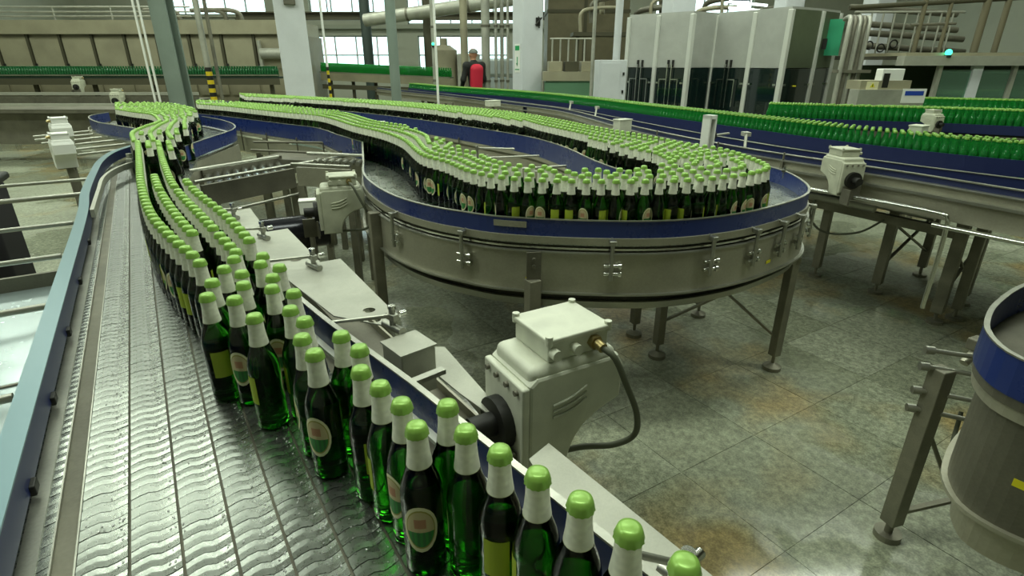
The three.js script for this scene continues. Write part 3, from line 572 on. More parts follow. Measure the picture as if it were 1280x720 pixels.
  // open well between the lanes: pan and stay rods with their pins
  obj('well_pan', slab([[0.5, -3.1], [0.32, -3.95], [0.1, -4.45], [-0.2, -4.9], [-0.7, -5.55], [-1.4, -6.35], [-2.0, -6.8], [-1.5, -5.75], [-1.0, -4.88], [-0.6, -4.25], [-0.42, -3.85], [-0.27, -3.45], [-0.1, -3.05], [0.0, -2.9], [0.1, -2.75], [0.4, -2.68]], 0.72, 0.73), M.sheet, table);
  for (const [a, b] of [[[-0.28, -4.55], [0.02, -4.5]], [[-0.18, -4.05], [0.2, -4.15]], [[0.02, -3.6], [0.36, -3.72]], [[0.2, -3.2], [0.45, -3.3]], [[-0.3, -3.5], [0.0, -3.45]], [[-0.1, -3.1], [0.12, -3.05]]]) {
    obj('stay_rod', [rod(P(a[0], 1.0, a[1]), P(b[0], 1.0, b[1]), 0.008), rod(P(a[0], 0.73, a[1]), P(a[0], 1.02, a[1]), 0.008), box(0.025, 0.025, 0.025, a[0], 1.0, a[1])], M.steel, table);
  }
  obj('well_rail', rod(P(-0.28, 0.88, -3.75), P(0.5, 0.88, -2.98), 0.009), M.steel, table); obj('well_rail', rod(P(-0.75, 0.9, -4.9), P(0.25, 0.9, -4.0), 0.009), M.steel, table);
}
// roller bed and cross frames between the near lane and the curved table
{
  const t = thing('roller_bed', 'flat bed of bright steel rollers in a grey frame between the two conveyors', 'conveyor');
  const a = P(-1.98, 0.84, -3.5), b = P(-1.62, 0.84, -4.12), d = P(-0.38, 0, -0.72);
  const at = (u, v) => P(a.x + (b.x - a.x) * u + d.x * v, 0.84, a.z + (b.z - a.z) * u + d.z * v);
  for (let i = 0; i < 9; i++) obj('roller', rod(at(0.06 + i * 0.11, 0.08), at(0.06 + i * 0.11, 0.92), 0.028, 12), M.chrome, t);
  obj('frame_beam', [bar(at(0, 0.03), at(1, 0.03), 0.03, 0.14)], M.dull, t); obj('frame_beam', [bar(at(0, 0.97), at(1, 0.97), 0.03, 0.12)], M.dull, t);
  for (const [u0, v0, u1, v1, y] of [[-0.05, -0.05, 1.7, -0.1, 0.95], [-0.1, 0.45, 0.9, 0.45, 0.96], [-0.05, 0, 1.05, 0, 0.72]]) obj('frame_rail', rod(at(u0, v0).setY(y), at(u1, v1).setY(y), 0.011), M.steel, t);
  for (const u of [0, 1]) for (const v of [0.05, 0.95]) { const q = at(u, v); obj('leg', box(0.045, 0.8, 0.045, q.x, 0.4, q.z), M.leg, t); }
  const t2 = thing('chain_frame', 'grey frame with a row of short rollers leading to the curved table', 'frame');
  const p = P(-1.42, 0.9, -4.02), q = P(-1.06, 0.9, -3.74), e = (u, v) => P(-1.5 + u * 0.4, 0.9, -4.3 + u * 0.1 + v * 0.42);
  obj('side_beam', [bar(e(0, 0), e(1, 0), 0.025, 0.13)], M.sheet, t2); obj('side_beam', [bar(e(0, 1), e(1, 1), 0.025, 0.13)], M.sheet, t2);
  for (let i = 0; i < 7; i++) obj('roller', rod(e(0.08 + i * 0.14, 0.02).setY(0.95), e(0.08 + i * 0.14, 0.3).setY(0.95), 0.018, 10), M.steel, t2);
  obj('top_rail', rod(e(-0.2, -0.05).setY(0.99), e(1.02, -0.05).setY(0.99), 0.012), M.steel, t2); obj('top_rail', rod(e(-0.1, 1.0).setY(0.985), e(1.0, 1.0).setY(0.985), 0.01), M.steel, t2);
  for (const u of [0.05, 0.95]) for (const v of [0, 1]) { const k = e(u, v); obj('leg', box(0.045, 0.84, 0.045, k.x, 0.42, k.z), M.leg, t2); }
  const t3 = thing('transfer_frame', 'brownish empty transfer frame behind the roller bed, under the middle lane', 'frame');
  obj('deck', slab([[-2.2, -4.85], [-1.3, -4.62], [-1.55, -5.05], [-2.1, -5.28]], 0.86, 0.875), M.dull, t3);
  obj('deck_edge', bar(P(-2.2, 0.82, -4.84), P(-1.3, 0.82, -4.6), 0.02, 0.11), M.dull, t3); obj('deck_rail', rod(P(-2.25, 0.94, -4.86), P(-1.25, 0.94, -4.6), 0.01), M.dull, t3); obj('deck_rail', rod(P(-2.35, 0.97, -5.15), P(-1.6, 0.97, -5.1), 0.01), M.dull, t3);
  for (const [x, z] of [[-2.18, -4.9], [-1.34, -4.66], [-1.58, -5.0], [-2.08, -5.22]]) obj('leg', box(0.045, 0.86, 0.045, x, 0.43, z), M.leg, t3);
  const g = thing('drive_guard', 'dark rounded drive guard with a shiny top edge below the roller bed', 'guard');
  obj('shell', [rod(P(-1.75, 0.6, -3.35), P(-1.25, 0.6, -3.6), 0.11, 20)], std(0x23242a, 0.22, 0.5), g);
  obj('end_plate', [rod(P(-1.25, 0.6, -3.6), P(-1.235, 0.6, -3.608), 0.13, 20)], M.dull, g);
  obj('stand', [box(0.06, 0.5, 0.06, -1.6, 0.25, -3.43), box(0.06, 0.5, 0.06, -1.35, 0.25, -3.55)], M.leg, g);
  const cb = thing('control_box', 'small white switch box beside the cream gear motor', 'box', [-1.28, 0.8, -3.4], 0.3);
  obj('body', box(0.1, 0.08, 0.08, 0, 0, 0, 0, 0.008), M.white, cb); obj('lid', box(0.104, 0.01, 0.084, 0, 0.044, 0, 0, 0.003), M.white, cb); obj('stem', rod(P(0, -0.8, 0), P(0, -0.04, 0), 0.018), M.leg, cb);
}

// ---------------------------------------------------------------- long line behind the curved table
const lineFar = smooth([[-2.75, -15.8], [-1.5, -13.65], [0.0, -11.62], [1.06, -9.57], [1.73, -7.76], [2.11, -6.86], [2.58, -5.73], [2.93, -4.91], [3.36, -4.2], [3.7, -3.85], [4.4, -3.3]], 120);
const lineNear = smooth([[-3.55, -15.5], [-2.7, -14.1], [-1.32, -12.03], [0.0, -9.6], [0.69, -8.3], [1.29, -5.74], [1.68, -4.57], [1.88, -4.14], [2.18, -3.62], [2.41, -3.21], [2.62, -2.78], [2.9, -2.25]], 120);
const LB = 0.885;                                                   // belt height of the long line
{
  const t = thing('long_conveyor', 'long multi lane conveyor with grey side rails running behind the curved table', 'conveyor');
  const back = offset(lineFar, -0.5);
  obj('belt', slab([...lineNear, ...back.slice().reverse()], LB - 0.03, LB - 0.001), std(0x3a3f4a, 0.35, 0.5), t);
  obj('near_rail', [ribbon(lineNear, 0.88, 1.03, 0.01)], M.navy, t); obj('near_rail_cap', [ribbon(lineNear, 1.03, 1.036, 0.03), ribbon(offset(lineNear, 0.05), 0.93, 0.945, 0.05)], M.steel, t);
  const mid = lineNear.map((p, i) => [p[0] * 0.55 + lineFar[i][0] * 0.45, p[1] * 0.55 + lineFar[i][1] * 0.45]);
  obj('lane_divider', [ribbon(mid, 0.885, 0.985, 0.012)], M.navy, t); obj('divider_cap', ribbon(mid, 0.985, 0.99, 0.026), M.steel, t);
  obj('bottle_rail', ribbon(offset(lineFar, 0.045), 0.89, 1.005, 0.008), M.navy, t);
  obj('far_rail', ribbon(back, 0.89, 1.0, 0.008), M.navy, t);
  const cuts = [[0, 60], [60, 88], [88, 108], [108, 121]];
  cuts.forEach(([a, b], i) => obj('side_panel', ribbon(offset(lineNear, 0.03).slice(a, b), 0.85 - (i > 2 ? 0.04 : 0), 0.99, 0.01), M.sheet, t));
  obj('panel_rim', ribbon(offset(lineNear, 0.03), 0.99, 0.997, 0.05), M.steel, t);
  // panel fittings
  for (const i of [92, 99, 104]) { const [x, z] = offset(lineNear, 0.04)[i]; obj('hinge_bracket', [box(0.03, 0.12, 0.02, x, 0.93, z, 0.6), box(0.06, 0.012, 0.02, x, 0.93, z, 0.6), box(0.06, 0.012, 0.02, x, 0.905, z, 0.6), rod(P(x, 0.97, z), P(x, 1.05, z), 0.007)], M.dull, t); }
  { const [x, z] = offset(lineNear, 0.036)[95]; obj('port', rod(P(x, 0.955, z), P(x - 0.004, 0.955, z + 0.004), 0.012, 12), M.black, t); }
  { const [x, z] = offset(lineNear, 0.04)[93]; obj('grab_loop', tube([P(x - 0.05, 0.87, z - 0.02), P(x - 0.02, 0.93, z + 0.03), P(x + 0.03, 0.945, z + 0.04), P(x + 0.05, 0.94, z)], 0.006, 16, 6), M.chrome, t); }
  // tubular safety rail in front
  obj('hand_rail', [tube([P(1.9, 0.86, -3.75), P(2.15, 0.86, -3.4), P(2.37, 0.86, -3.05), P(2.41, 0.85, -2.98), P(2.42, 0.78, -2.975), P(2.42, 0.3, -2.97)], 0.013, 40, 8)], M.chrome, t);
  obj('hand_rail', [tube([P(2.38, 0.79, -3.03), P(2.58, 0.79, -2.7), P(2.9, 0.79, -2.2)], 0.014, 20, 8)], M.chrome, t);
  obj('lower_beam', [bar(P(2.3, 0.62, -4.4), P(2.87, 0.62, -3.39), 0.05, 0.06)], M.leg, t);
  obj('return_roller', [rod(P(2.2, 0.74, -4.05), P(2.5, 0.72, -3.72), 0.04, 12)], M.steel, t); obj('return_roller', [rod(P(2.55, 0.72, -3.9), P(2.8, 0.7, -3.55), 0.035, 12)], M.steel, t);
  for (const [x, z, w] of [[2.51, -4.28, 0.06], [2.79, -3.92, 0.065], [2.87, -3.39, 0.07], [3.38, -4.28, 0.06], [3.29, -3.7, 0.065], [3.05, -3.45, 0.06], [1.5, -6.2, 0.06], [0.4, -8.9, 0.06], [-1.2, -11.6, 0.06], [1.75, -5.2, 0.06], [2.1, -5.9, 0.06]]) {
    const l = obj('leg', [box(w, 0.82, w, x, 0.08 + 0.41, z, 0.7, 0.004)], M.leg, t);
    obj('foot', [rod(P(x, 0, z), P(x, 0.02, z), 0.05, 16), rod(P(x, 0.02, z), P(x, 0.09, z), 0.012)], M.leg, l);
  }
  for (const [a, b] of [[P(2.8, 0.55, -3.93), P(3.37, 0.22, -4.27)], [P(2.8, 0.22, -3.93), P(3.37, 0.55, -4.27)], [P(2.88, 0.5, -3.4), P(3.28, 0.18, -3.69)], [P(2.88, 0.2, -3.4), P(3.28, 0.5, -3.69)]]) obj('cross_brace', bar(a, b, 0.02, 0.012), M.leg, t);
  obj('loop_cable', tube([P(2.26, 0.78, -4.0), P(2.2, 0.6, -3.98), P(2.3, 0.48, -3.95), P(2.5, 0.5, -3.85), P(2.6, 0.62, -3.75)], 0.008, 24, 6), M.cable, t);
  // sensor arms over the belt
  for (const i of [70, 78, 101]) { const [x, z] = lineNear[i]; obj('sensor_arm', [rod(P(x, 0.95, z), P(x + 0.04, 1.12, z - 0.12), 0.012), box(0.05, 0.03, 0.08, x + 0.05, 1.12, z - 0.15)], M.cover, t); }
  // upright white bracket post
  const q = thing('sensor_post', 'white slotted upright post standing at the rail of the long line', 'post', [1.55, 0.9, -4.5], 0.5);
  obj('upright', [box(0.016, 0.36, 0.08, -0.03, 0.18, 0, 0, 0.003), box(0.016, 0.36, 0.08, 0.03, 0.18, 0, 0, 0.003), box(0.076, 0.03, 0.08, 0, 0.345, 0, 0, 0.003)], M.white, q); obj('slot_plate', box(0.05, 0.3, 0.01, 0, 0.18, -0.03), M.cover, q); obj('clamp', box(0.05, 0.05, 0.03, 0.06, 0.2, 0, 0, 0.004), M.black, q);
  obj('side_arm', [rod(P(0.04, 0.2, 0), P(0.35, 0.19, -0.1), 0.01)], M.cover, q);
}
// bright unlabelled bottles
const Gb = ready(bottleBody(12), true), Gc = ready(capGeo(10), true);
const streamB = [];
{
  const far = offset(lineFar, -0.02), edge = far.map((p, i) => [...p]);
  const off = (d) => offset(lineFar, d);
  const O = [], I = []; for (let i = 0; i <= 120; i += 4) { O.push(off(-0.0)[i]); I.push(off(-0.22)[i]); }
  fill(streamB, O, I);
  streamB.sort((a, b) => Math.hypot(a[0], a[1]) - Math.hypot(b[0], b[1]));
  const one = thing('green_bottle', 'bright green unlabelled bottle in the packed row on the long line', 'bottle', [0, 0, 0], 0, 'bright green bottles on the long line');
  obj('glass', Gb, M_glassB, one); obj('crown_cap', Gc, M_capB, one);
  streamB.slice(0, 300).forEach(([x, z], i) => { if (!i) one.position.set(x, LB, z); else dup(one, [x, LB, z], 0); });
  mass('green_bottle_row', 'packed row of bright green bottles receding along the long line', streamB.slice(300).map(p => [...p, LB]), [['glass', Gb, M_glassB], ['crown_cap', Gc, M_capB]]);
  console.log('stream B', streamB.length);
}
// two further lines on the right, with their bottles
function furtherLine(label, crowd, A, width, y) {
  const t = thing('side_conveyor', label, 'conveyor'), p = smooth(A, 50), b = offset(p, -width);
  obj('belt', slab([...p, ...b.slice().reverse()], y - 0.04, y - 0.001), std(0x26302c, 0.4, 0.4), t);
  obj('rail', ribbon(offset(p, 0.02), y, y + 0.09, 0.01), M.navy, t); obj('rail', ribbon(offset(b, -0.02), y, y + 0.09, 0.01), M.navy, t);
  obj('side_panel', ribbon(offset(p, 0.03), y - 0.2, y - 0.02, 0.01), M.dull, t);
  for (const i of [4, 18, 32, 46]) obj('leg', box(0.06, y - 0.04, 0.06, p[i][0], (y - 0.04) / 2, p[i][1] - 0.1), M.leg, t);
  const list = [], O = [], I = []; for (let i = 0; i <= 50; i += 5) { O.push(offset(p, -0.05)[i]); I.push(offset(p, -width + 0.08)[i]); }
  fill(list, O, I);
  mass('green_bottle_row', crowd, list.map(q => [...q, y]), [['glass', Gb, M_glassB], ['crown_cap', Gc, M_capB]]);
}
furtherLine('dark railed conveyor just beyond the long line, under the control desk', 'packed green bottles on the conveyor just beyond the long line', [[3.0, -6.75], [3.7, -6.4], [4.44, -6.09], [5.11, -5.67], [6.0, -5.1], [6.9, -4.6]], 0.34, 0.96);
furtherLine('dark railed conveyor next to the glazed machine', 'packed green bottles on the conveyor next to the glazed machine', [[5.0, -7.62], [5.7, -7.25], [6.5, -6.8], [7.4, -6.3], [8.4, -5.8]], 0.34, 0.98);
// ---------------------------------------------------------------- dark curved table at the right edge
{
  const rim = smooth([[2.1, -0.78], [1.7, -0.8], [1.36, -0.85], [1.16, -0.95], [1.1, -1.06], [1.13, -1.17], [1.2, -1.26], [1.31, -1.36], [1.51, -1.49], [1.85, -1.58], [2.25, -1.5]], 80);
  const t = thing('curved_conveyor', 'curved table with a blue rail beside the stout post carrying short clamp arms', 'conveyor');
  obj('belt', slab([...rim, [2.3, -0.8]], 0.93, 0.958), M.dull, t);
  obj('blue_rail', ribbon(rim, 0.955, RIM, 0.008), M.blue, t); obj('rail_lip', ribbon(rim, RIM, RIM + 0.004, 0.012), M.steel, t);
  obj('top_band', ribbon(offset(rim, 0.012), 0.9, 0.945, 0.012), M.sheet, t);
  obj('skirt_panel', ribbon(offset(rim, 0.03), 0.62, 0.89, 0.008), M.dull, t); obj('skirt_edge', ribbon(offset(rim, 0.024), 0.61, 0.62, 0.024), M.sheet, t);
  obj('trough', [ribbon(offset(rim, 0.07), 0.5, 0.6, 0.02)], M.sheet, t);
  obj('yellow_sticker', ribbon(offset(rim, 0.0255).slice(32, 34), 0.74, 0.76, 0.001), M.yellow, t);
  for (const [x, z, h] of [[1.4, -1.56, 0.72], [1.5, -1.0, 0.62], [2.1, -1.1, 0.62]]) {
    const l = obj('leg', [box(0.055, h - 0.07, 0.055, x, (h - 0.07) / 2 + 0.07, z, 0.3, 0.004)], M.leg, t);
    obj('foot', [rod(P(x, 0.0, z), P(x, 0.025, z), 0.045, 18), rod(P(x, 0.02, z), P(x, 0.08, z), 0.014)], M.leg, l);
  }
  obj('cross_brace', bar(P(1.42, 0.13, -1.55), P(1.75, 0.3, -1.5), 0.02, 0.012), M.leg, t); obj('cross_brace', bar(P(1.42, 0.48, -1.56), P(1.62, 0.08, -1.5), 0.02, 0.012), M.leg, t);
  // arms between post and table, with clamps
  for (const [y, k] of [[0.78, 0], [0.72, 1], [0.63, 2], [0.56, 3]]) obj('reach_arm', [rod(P(1.36, y, -1.57), P(1.62, y - 0.015, -1.5 + k * 0.01), 0.008), rod(P(1.36, y, -1.57), P(1.335, y, -1.577), 0.014, 12)], M.steel, t);
  obj('cross_tube', [rod(P(1.46, 0.74, -1.56), P(1.75, 0.98, -1.68), 0.014, 12)], M.sheet, t); obj('cross_tube', [rod(P(1.56, 0.86, -1.62), P(1.8, 0.86, -1.5), 0.01)], M.sheet, t);
  obj('clamp_head', [box(0.05, 0.04, 0.04, 1.5, 0.8, -1.58, 0.4, 0.006)], M.dull, t); obj('clamp_head', [box(0.06, 0.04, 0.04, 1.76, 0.99, -1.68, 0.4, 0.006)], M.dull, t);
  obj('loop_cable', tube([P(1.5, 0.56, -1.55), P(1.47, 0.42, -1.5), P(1.5, 0.3, -1.46), P(1.6, 0.26, -1.44)], 0.007, 20, 6), M.cable, t);
}

{ // unseen deck added above the right-hand table, just over the view, to shade it
  const t = thing('added_shade_deck', 'unseen steel deck added above the curved table with the clamp arms to shade it', 'added_shade_deck');
  obj('deck', span(1.35, 4.2, 2.5, 2.56, -1.75, 2.6), M.dull, t);
  obj('edge_beam', span(1.32, 1.38, 2.38, 2.6, -1.75, 2.6), M.leg, t); obj('edge_beam', span(1.35, 4.2, 2.38, 2.6, -1.8, -1.74), M.leg, t);
  for (const [x, z] of [[4.1, -1.6], [4.1, 2.4], [1.5, 2.4]]) obj('leg', span(x - 0.06, x + 0.06, 0, 2.5, z - 0.06, z + 0.06), M.leg, t);
  obj('hand_rail', [rod(P(1.36, 3.5, -1.75), P(1.36, 3.5, 2.6), 0.02, 8)], M.steel, t); for (const z of [-1.7, -0.3, 1.1, 2.5]) obj('rail_post', rod(P(1.36, 2.56, z), P(1.36, 3.5, z), 0.02, 8), M.steel, t);
}

// ---------------------------------------------------------------- columns and poles
const M_colWhite = std(0xffffff, 0.75, 0, { map: grime(0xcfd3d6, 0.12, 101, 0.5) }), M_colGrey = std(0xffffff, 0.6, 0, { map: grime(0x7f8d84, 0.15, 103, 0.6) });
const M_brown = std(0xffffff, 0.7, 0.2, { map: grime(0x8f8a72, 0.25, 105, 0.5), roughnessMap: rough(0.55, 0.85, 107, 1) }), M_brownD = std(0x4a4836, 0.7, 0.2), M_panel = std(0xffffff, 1, 0.25, { map: grime(0xa49f86, 0.2, 109, 0.5), roughnessMap: rough(0.4, 0.6, 111, 1) });
{
  const a = thing('steel_column', 'grey green steel column rising beside the bend of the bottle lane', 'column', [-6.3, 0, -11.1]);
  obj('shaft', [box(0.3, HY, 0.04, 0, HY / 2, 0.13), box(0.3, HY, 0.04, 0, HY / 2, -0.13), box(0.04, HY, 0.24, 0, HY / 2, 0)], M_colGrey, a); obj('base_plate', box(0.5, 0.03, 0.5, 0, 0.015, 0), M_colGrey, a);
  const b = thing('concrete_column', 'broad white painted column behind the middle bottle lane, with a small box high up', 'column', [-4.05, 0, -11.2], 0.35);
  obj('shaft', box(0.52, HY, 0.42, 0, HY / 2, 0, 0, 0.015), M_colWhite, b); obj('plinth', box(0.58, 0.25, 0.48, 0, 0.125, 0), M_colGrey, b); obj('switch_box', [box(0.2, 0.26, 0.08, 0.02, 2.72, 0.25, 0, 0.01), rod(P(0.02, 2.85, 0.24), P(0.02, 4, 0.24), 0.015)], M.dull, b);
  const c = thing('concrete_column', 'white column with a green notice near the man in red', 'column', [0.33, 0, -12.85], 0.5);
  obj('shaft', box(0.5, HY, 0.42, 0, HY / 2, 0, 0, 0.015), M_colWhite, c); obj('plinth', box(0.56, 0.25, 0.48, 0, 0.125, 0), M_colGrey, c);
  obj('wall_bracket', [box(0.1, 0.16, 0.03, 0.12, 2.42, 0.22), rod(P(0.05, 2.36, 0.24), P(0.2, 2.5, 0.24), 0.015), rod(P(0.14, 2.3, 0.24), P(0.12, 2.52, 0.24), 0.012)], M.black, c);
  const n = thing('wall_notice', 'white notice with a green heading and a green arrow on the column', 'sign', [0.33, 0, -12.85], 0.5);
  const gm = std(0x1f9a5a, 0.6);
  obj('board', box(0.008, 0.56, 0.22, -0.255, 1.72, 0.02), M.white, n); obj('heading', box(0.004, 0.09, 0.18, -0.261, 1.92, 0.02), gm, n);
  obj('arrow', [box(0.004, 0.14, 0.03, -0.261, 1.68, 0.02), new THREE.ConeGeometry(0.045, 0.07, 3).scale(0.06, 1, 1).rotateX(Math.PI).translate(-0.262, 1.59, 0.02)], gm, n); obj('footer', box(0.004, 0.02, 0.18, -0.261, 1.5, 0.02), gm, n);
  for (const [x, z, w, l] of [[3.4, -12.6, 0.5, 'pale column rising behind the stainless door cabinets'], [7.9, -13.3, 0.44, 'pale column behind the pipework platform'], [5.2, -11.6, 0.38, 'pale column just behind the tall end of the stainless cabinets']]) { const q = thing('concrete_column', l, 'column', [x, 0, z], 0.2); obj('shaft', box(w, HY, w, 0, HY / 2, 0, 0, 0.015), M_colWhite, q); obj('plinth', box(w + 0.06, 0.25, w + 0.06, 0, 0.125, 0), M_colGrey, q); }
  const pole = (name, label, x, z, r, mat, tape) => {
    const t = thing(name, label, name.includes('conduit') || name.includes('cable') ? 'conduit' : 'pole', [x, 0, z]);
    obj('shaft', rod(P(0, 0.02, 0), P(0, HY, 0), r, 12), mat, t); obj('flange', rod(P(0, 0, 0), P(0, 0.02, 0), r * 2.2, 12), mat, t);
    if (tape) for (let k = 0; k < 8; k++) obj('tape_band', rod(P(0, 1.0 + k * 0.07, 0), P(0, 1.068 + k * 0.07, 0), r + 0.004, 12), k & 1 ? M.black : M.tape, t);
  };
  pole('support_pole', 'pale round pole with yellow and black tape right of the grey green column', -5.37, -10.5, 0.05, M.cover, true);
  pole('support_pole', 'slim twin pole just right of the taped round pole', -5.22, -10.5, 0.03, M.dull, false);
  pole('support_pole', 'grey square looking pole standing before the bright window', -1.98, -10.0, 0.085, M_colGrey, false);
  pole('cable_conduit', 'thin white conduit with yellow and black tape next to the broad white column', -3.57, -11.5, 0.022, M.white, true);
  pole('cable_conduit', 'thin white conduit in front of the window with the machines', -1.52, -12.0, 0.025, M.white, false);
  pole('cable_conduit', 'thin white conduit left of the grey green column', -6.62, -10.8, 0.02, M.white, false);
  pole('cable_conduit', 'second thin white conduit hugging the grey green column', -6.53, -10.8, 0.02, M.white, false);
  pole('support_pole', 'tall beige pole behind the grey pole at the window', -1.15, -14.5, 0.09, M_panel, false);
  pole('support_pole', 'dark steel post between the windows', -2.45, -17.75, 0.14, M_brownD, false);
  pole('support_pole', 'dark twin post before the left window', -4.55, -19, 0.16, std(0x33403a, 0.6), false);
  pole('support_pole', 'pale pole rising beside the white control cabinet', 1.97, -11.3, 0.07, M_colWhite, false);
  pole('support_pole', 'thin pale pipe left of the white control cabinet pole', 1.62, -12, 0.035, M.cover, false);
  for (const [x, z, r, l] of [[-0.62, -14.2, 0.1, 'thick pale pipe right behind the man in red'], [-0.38, -14.2, 0.035, 'thin pipe next to the thick pale pipe'], [-0.24, -14.4, 0.045, 'medium pipe second from the thick pale pipe'], [-0.1, -14.2, 0.03, 'thin pipe just left of the notice column'], [-1.9, -14.6, 0.05, 'pipe with a small green lamp before the right window']]) { const t = thing('riser_pipe', l, 'pipe', [x, 0, z]); obj('pipe', rod(P(0, 0.05, 0), P(0, HY, 0), r, 12), M.cover, t); for (const y of [1.2, 2.4, 3.6]) obj('pipe_clip', rod(P(0, y, 0), P(0, y + 0.05, 0), r + 0.012, 12), M.dull, t); }
}
// ---------------------------------------------------------------- long brown machine on the left
{
  const t = thing('tunnel_machine', 'long brown panelled tunnel machine with handrails along the left side', 'machine');
  const X0 = -16.5, X1 = -5.6, Z = -15.4, slope = x => 0; 
  obj('body', span(X0, X1, 0.3, 2.3, Z - 2.4, Z), M_brown, t);
  obj('header', span(X0, X1, 2.3, 2.62, Z - 2.2, Z + 0.14), M_panel, t);
  for (let k = 0; k < 13; k++) {
    const x = X0 + 0.1 + k * 0.82; if (x + 0.8 > X1) break;
    obj('side_panel', span(x + 0.05, x + 0.77, 1.5, 2.22, Z, Z + 0.04), M_panel, t);
    obj('rib', span(x - 0.03, x + 0.03, 1.45, 2.3, Z, Z + 0.07), M_brownD, t);
    obj('lower_panel', span(x + 0.04, x + 0.78, 0.85, 1.22, Z, Z + 0.04), M_brown, t);
    obj('latch', box(0.05, 0.06, 0.03, x + 0.06, 1.58, Z + 0.07), M.black, t);
  }
  obj('base_skirt', span(X0, X1, 0.02, 0.3, Z - 2.2, Z - 0.1), M_brownD, t);
  for (const y of [2.72, 2.82, 2.93]) obj('hand_rail', rod(P(X0, y, Z - 0.1), P(X1 - 2.5, y, Z - 0.1), 0.02, 8), M.cover, t);
  for (let k = 0; k < 6; k++) obj('rail_post', rod(P(X0 + 0.6 + k * 1.45, 2.6, Z - 0.1), P(X0 + 0.6 + k * 1.45, 2.95, Z - 0.1), 0.02, 8), M.cover, t);
  for (const x of [-8.6, -7.4, -7.0]) obj('elbow_pipe', tube([P(x - 0.9, 2.88, Z - 0.5), P(x - 0.25, 2.88, Z - 0.5), P(x - 0.05, 2.8, Z - 0.5), P(x, 2.6, Z - 0.5)], 0.055, 24, 10), M.dull, t);
  obj('end_valve', [rod(P(X1 - 0.75, 1.85, Z + 0.2), P(X1 - 0.1, 1.85, Z + 0.2), 0.13, 14), rod(P(X1 - 0.8, 1.5, Z + 0.15), P(X1 - 0.8, 2.15, Z + 0.15), 0.05)], M.cover, t);
  // conveyor along its front
  const c = thing('side_conveyor', 'dark green bottle conveyor along the front of the brown machine', 'conveyor');
  obj('belt', span(-16.4, -5.6, 1.28, 1.32, -14.7, -14.2), std(0x1a2a20, 0.5), c); obj('rail', span(-16.4, -5.6, 1.34, 1.37, -14.2, -14.18), M.dull, c); obj('side_panel', span(-16.4, -5.6, 1.14, 1.28, -14.22, -14.2), M_brownD, c);
  for (let k = 0; k < 8; k++) obj('leg', span(-16.1 + k * 1.45, -16.02 + k * 1.45, 0, 1.28, -14.5, -14.42), M_brownD, c);
  const list = []; for (let x = -16.3; x < -5.7; x += 0.064) for (let r = 0; r < 5; r++) list.push([x + (r & 1) * 0.032, -14.25 - r * 0.056, 1.32]);
  const dk = new THREE.MeshPhysicalMaterial({ color: new THREE.Color().setRGB(0.02, 0.16, 0.05), roughness: 0.15, transmission: 0.4, thickness: 0.05, attenuationColor: new THREE.Color().setRGB(0.05, 0.5, 0.12), attenuationDistance: 0.04 });
  const g8 = ready(bottleBody(8), true);
  mass('dark_bottle_row', 'dark green bottles packed along the brown machine', list, [['glass', g8, dk]]);
  for (const [x, l] of [[-10.3, 'small cream gear motor under the dark green bottle row'], [-8.2, 'small cream gear motor on the grey rail before the brown machine']]) gearMotor(l, [x, x < -9 ? 0.98 : 0.78, x < -9 ? -13.95 : -12.1], 0.2, 1.0, false, M.paintOld, true);
  // lower conveyor in front of it
  const d = thing('side_conveyor', 'grey empty conveyor with a pale rail in front of the brown machine', 'conveyor');
  obj('belt', span(-14, -6.6, 0.88, 0.92, -12.9, -12.3), M.dull, d); obj('rail', span(-14, -6.6, 1.0, 1.06, -12.32, -12.28), M.cover, d); obj('side_panel', span(-14, -6.6, 0.74, 0.98, -12.3, -12.27), M.dull, d);
  for (let k = 0; k < 6; k++) obj('leg', span(-13.8 + k * 1.35, -13.72 + k * 1.35, 0, 0.88, -12.7, -12.62), M_brownD, d);
  const e = thing('side_conveyor', 'low conveyor frame at the left edge with a box in place of the shade below', 'conveyor');
  obj('belt', span(-12, -6.7, 0.84, 0.9, -10.6, -9.8), M.dull, e); obj('rail', span(-12, -6.7, 0.96, 1.0, -9.8, -9.76), M.cover, e); obj('underside', span(-12, -6.7, 0.3, 0.82, -10.5, -10.0), M.dull, e);  // the underside box stands in for the shade beneath this belt
  for (let k = 0; k < 5; k++) obj('leg', span(-11.8 + k * 1.2, -11.72 + k * 1.2, 0, 0.84, -10.2, -10.12), M_brownD, e);
}
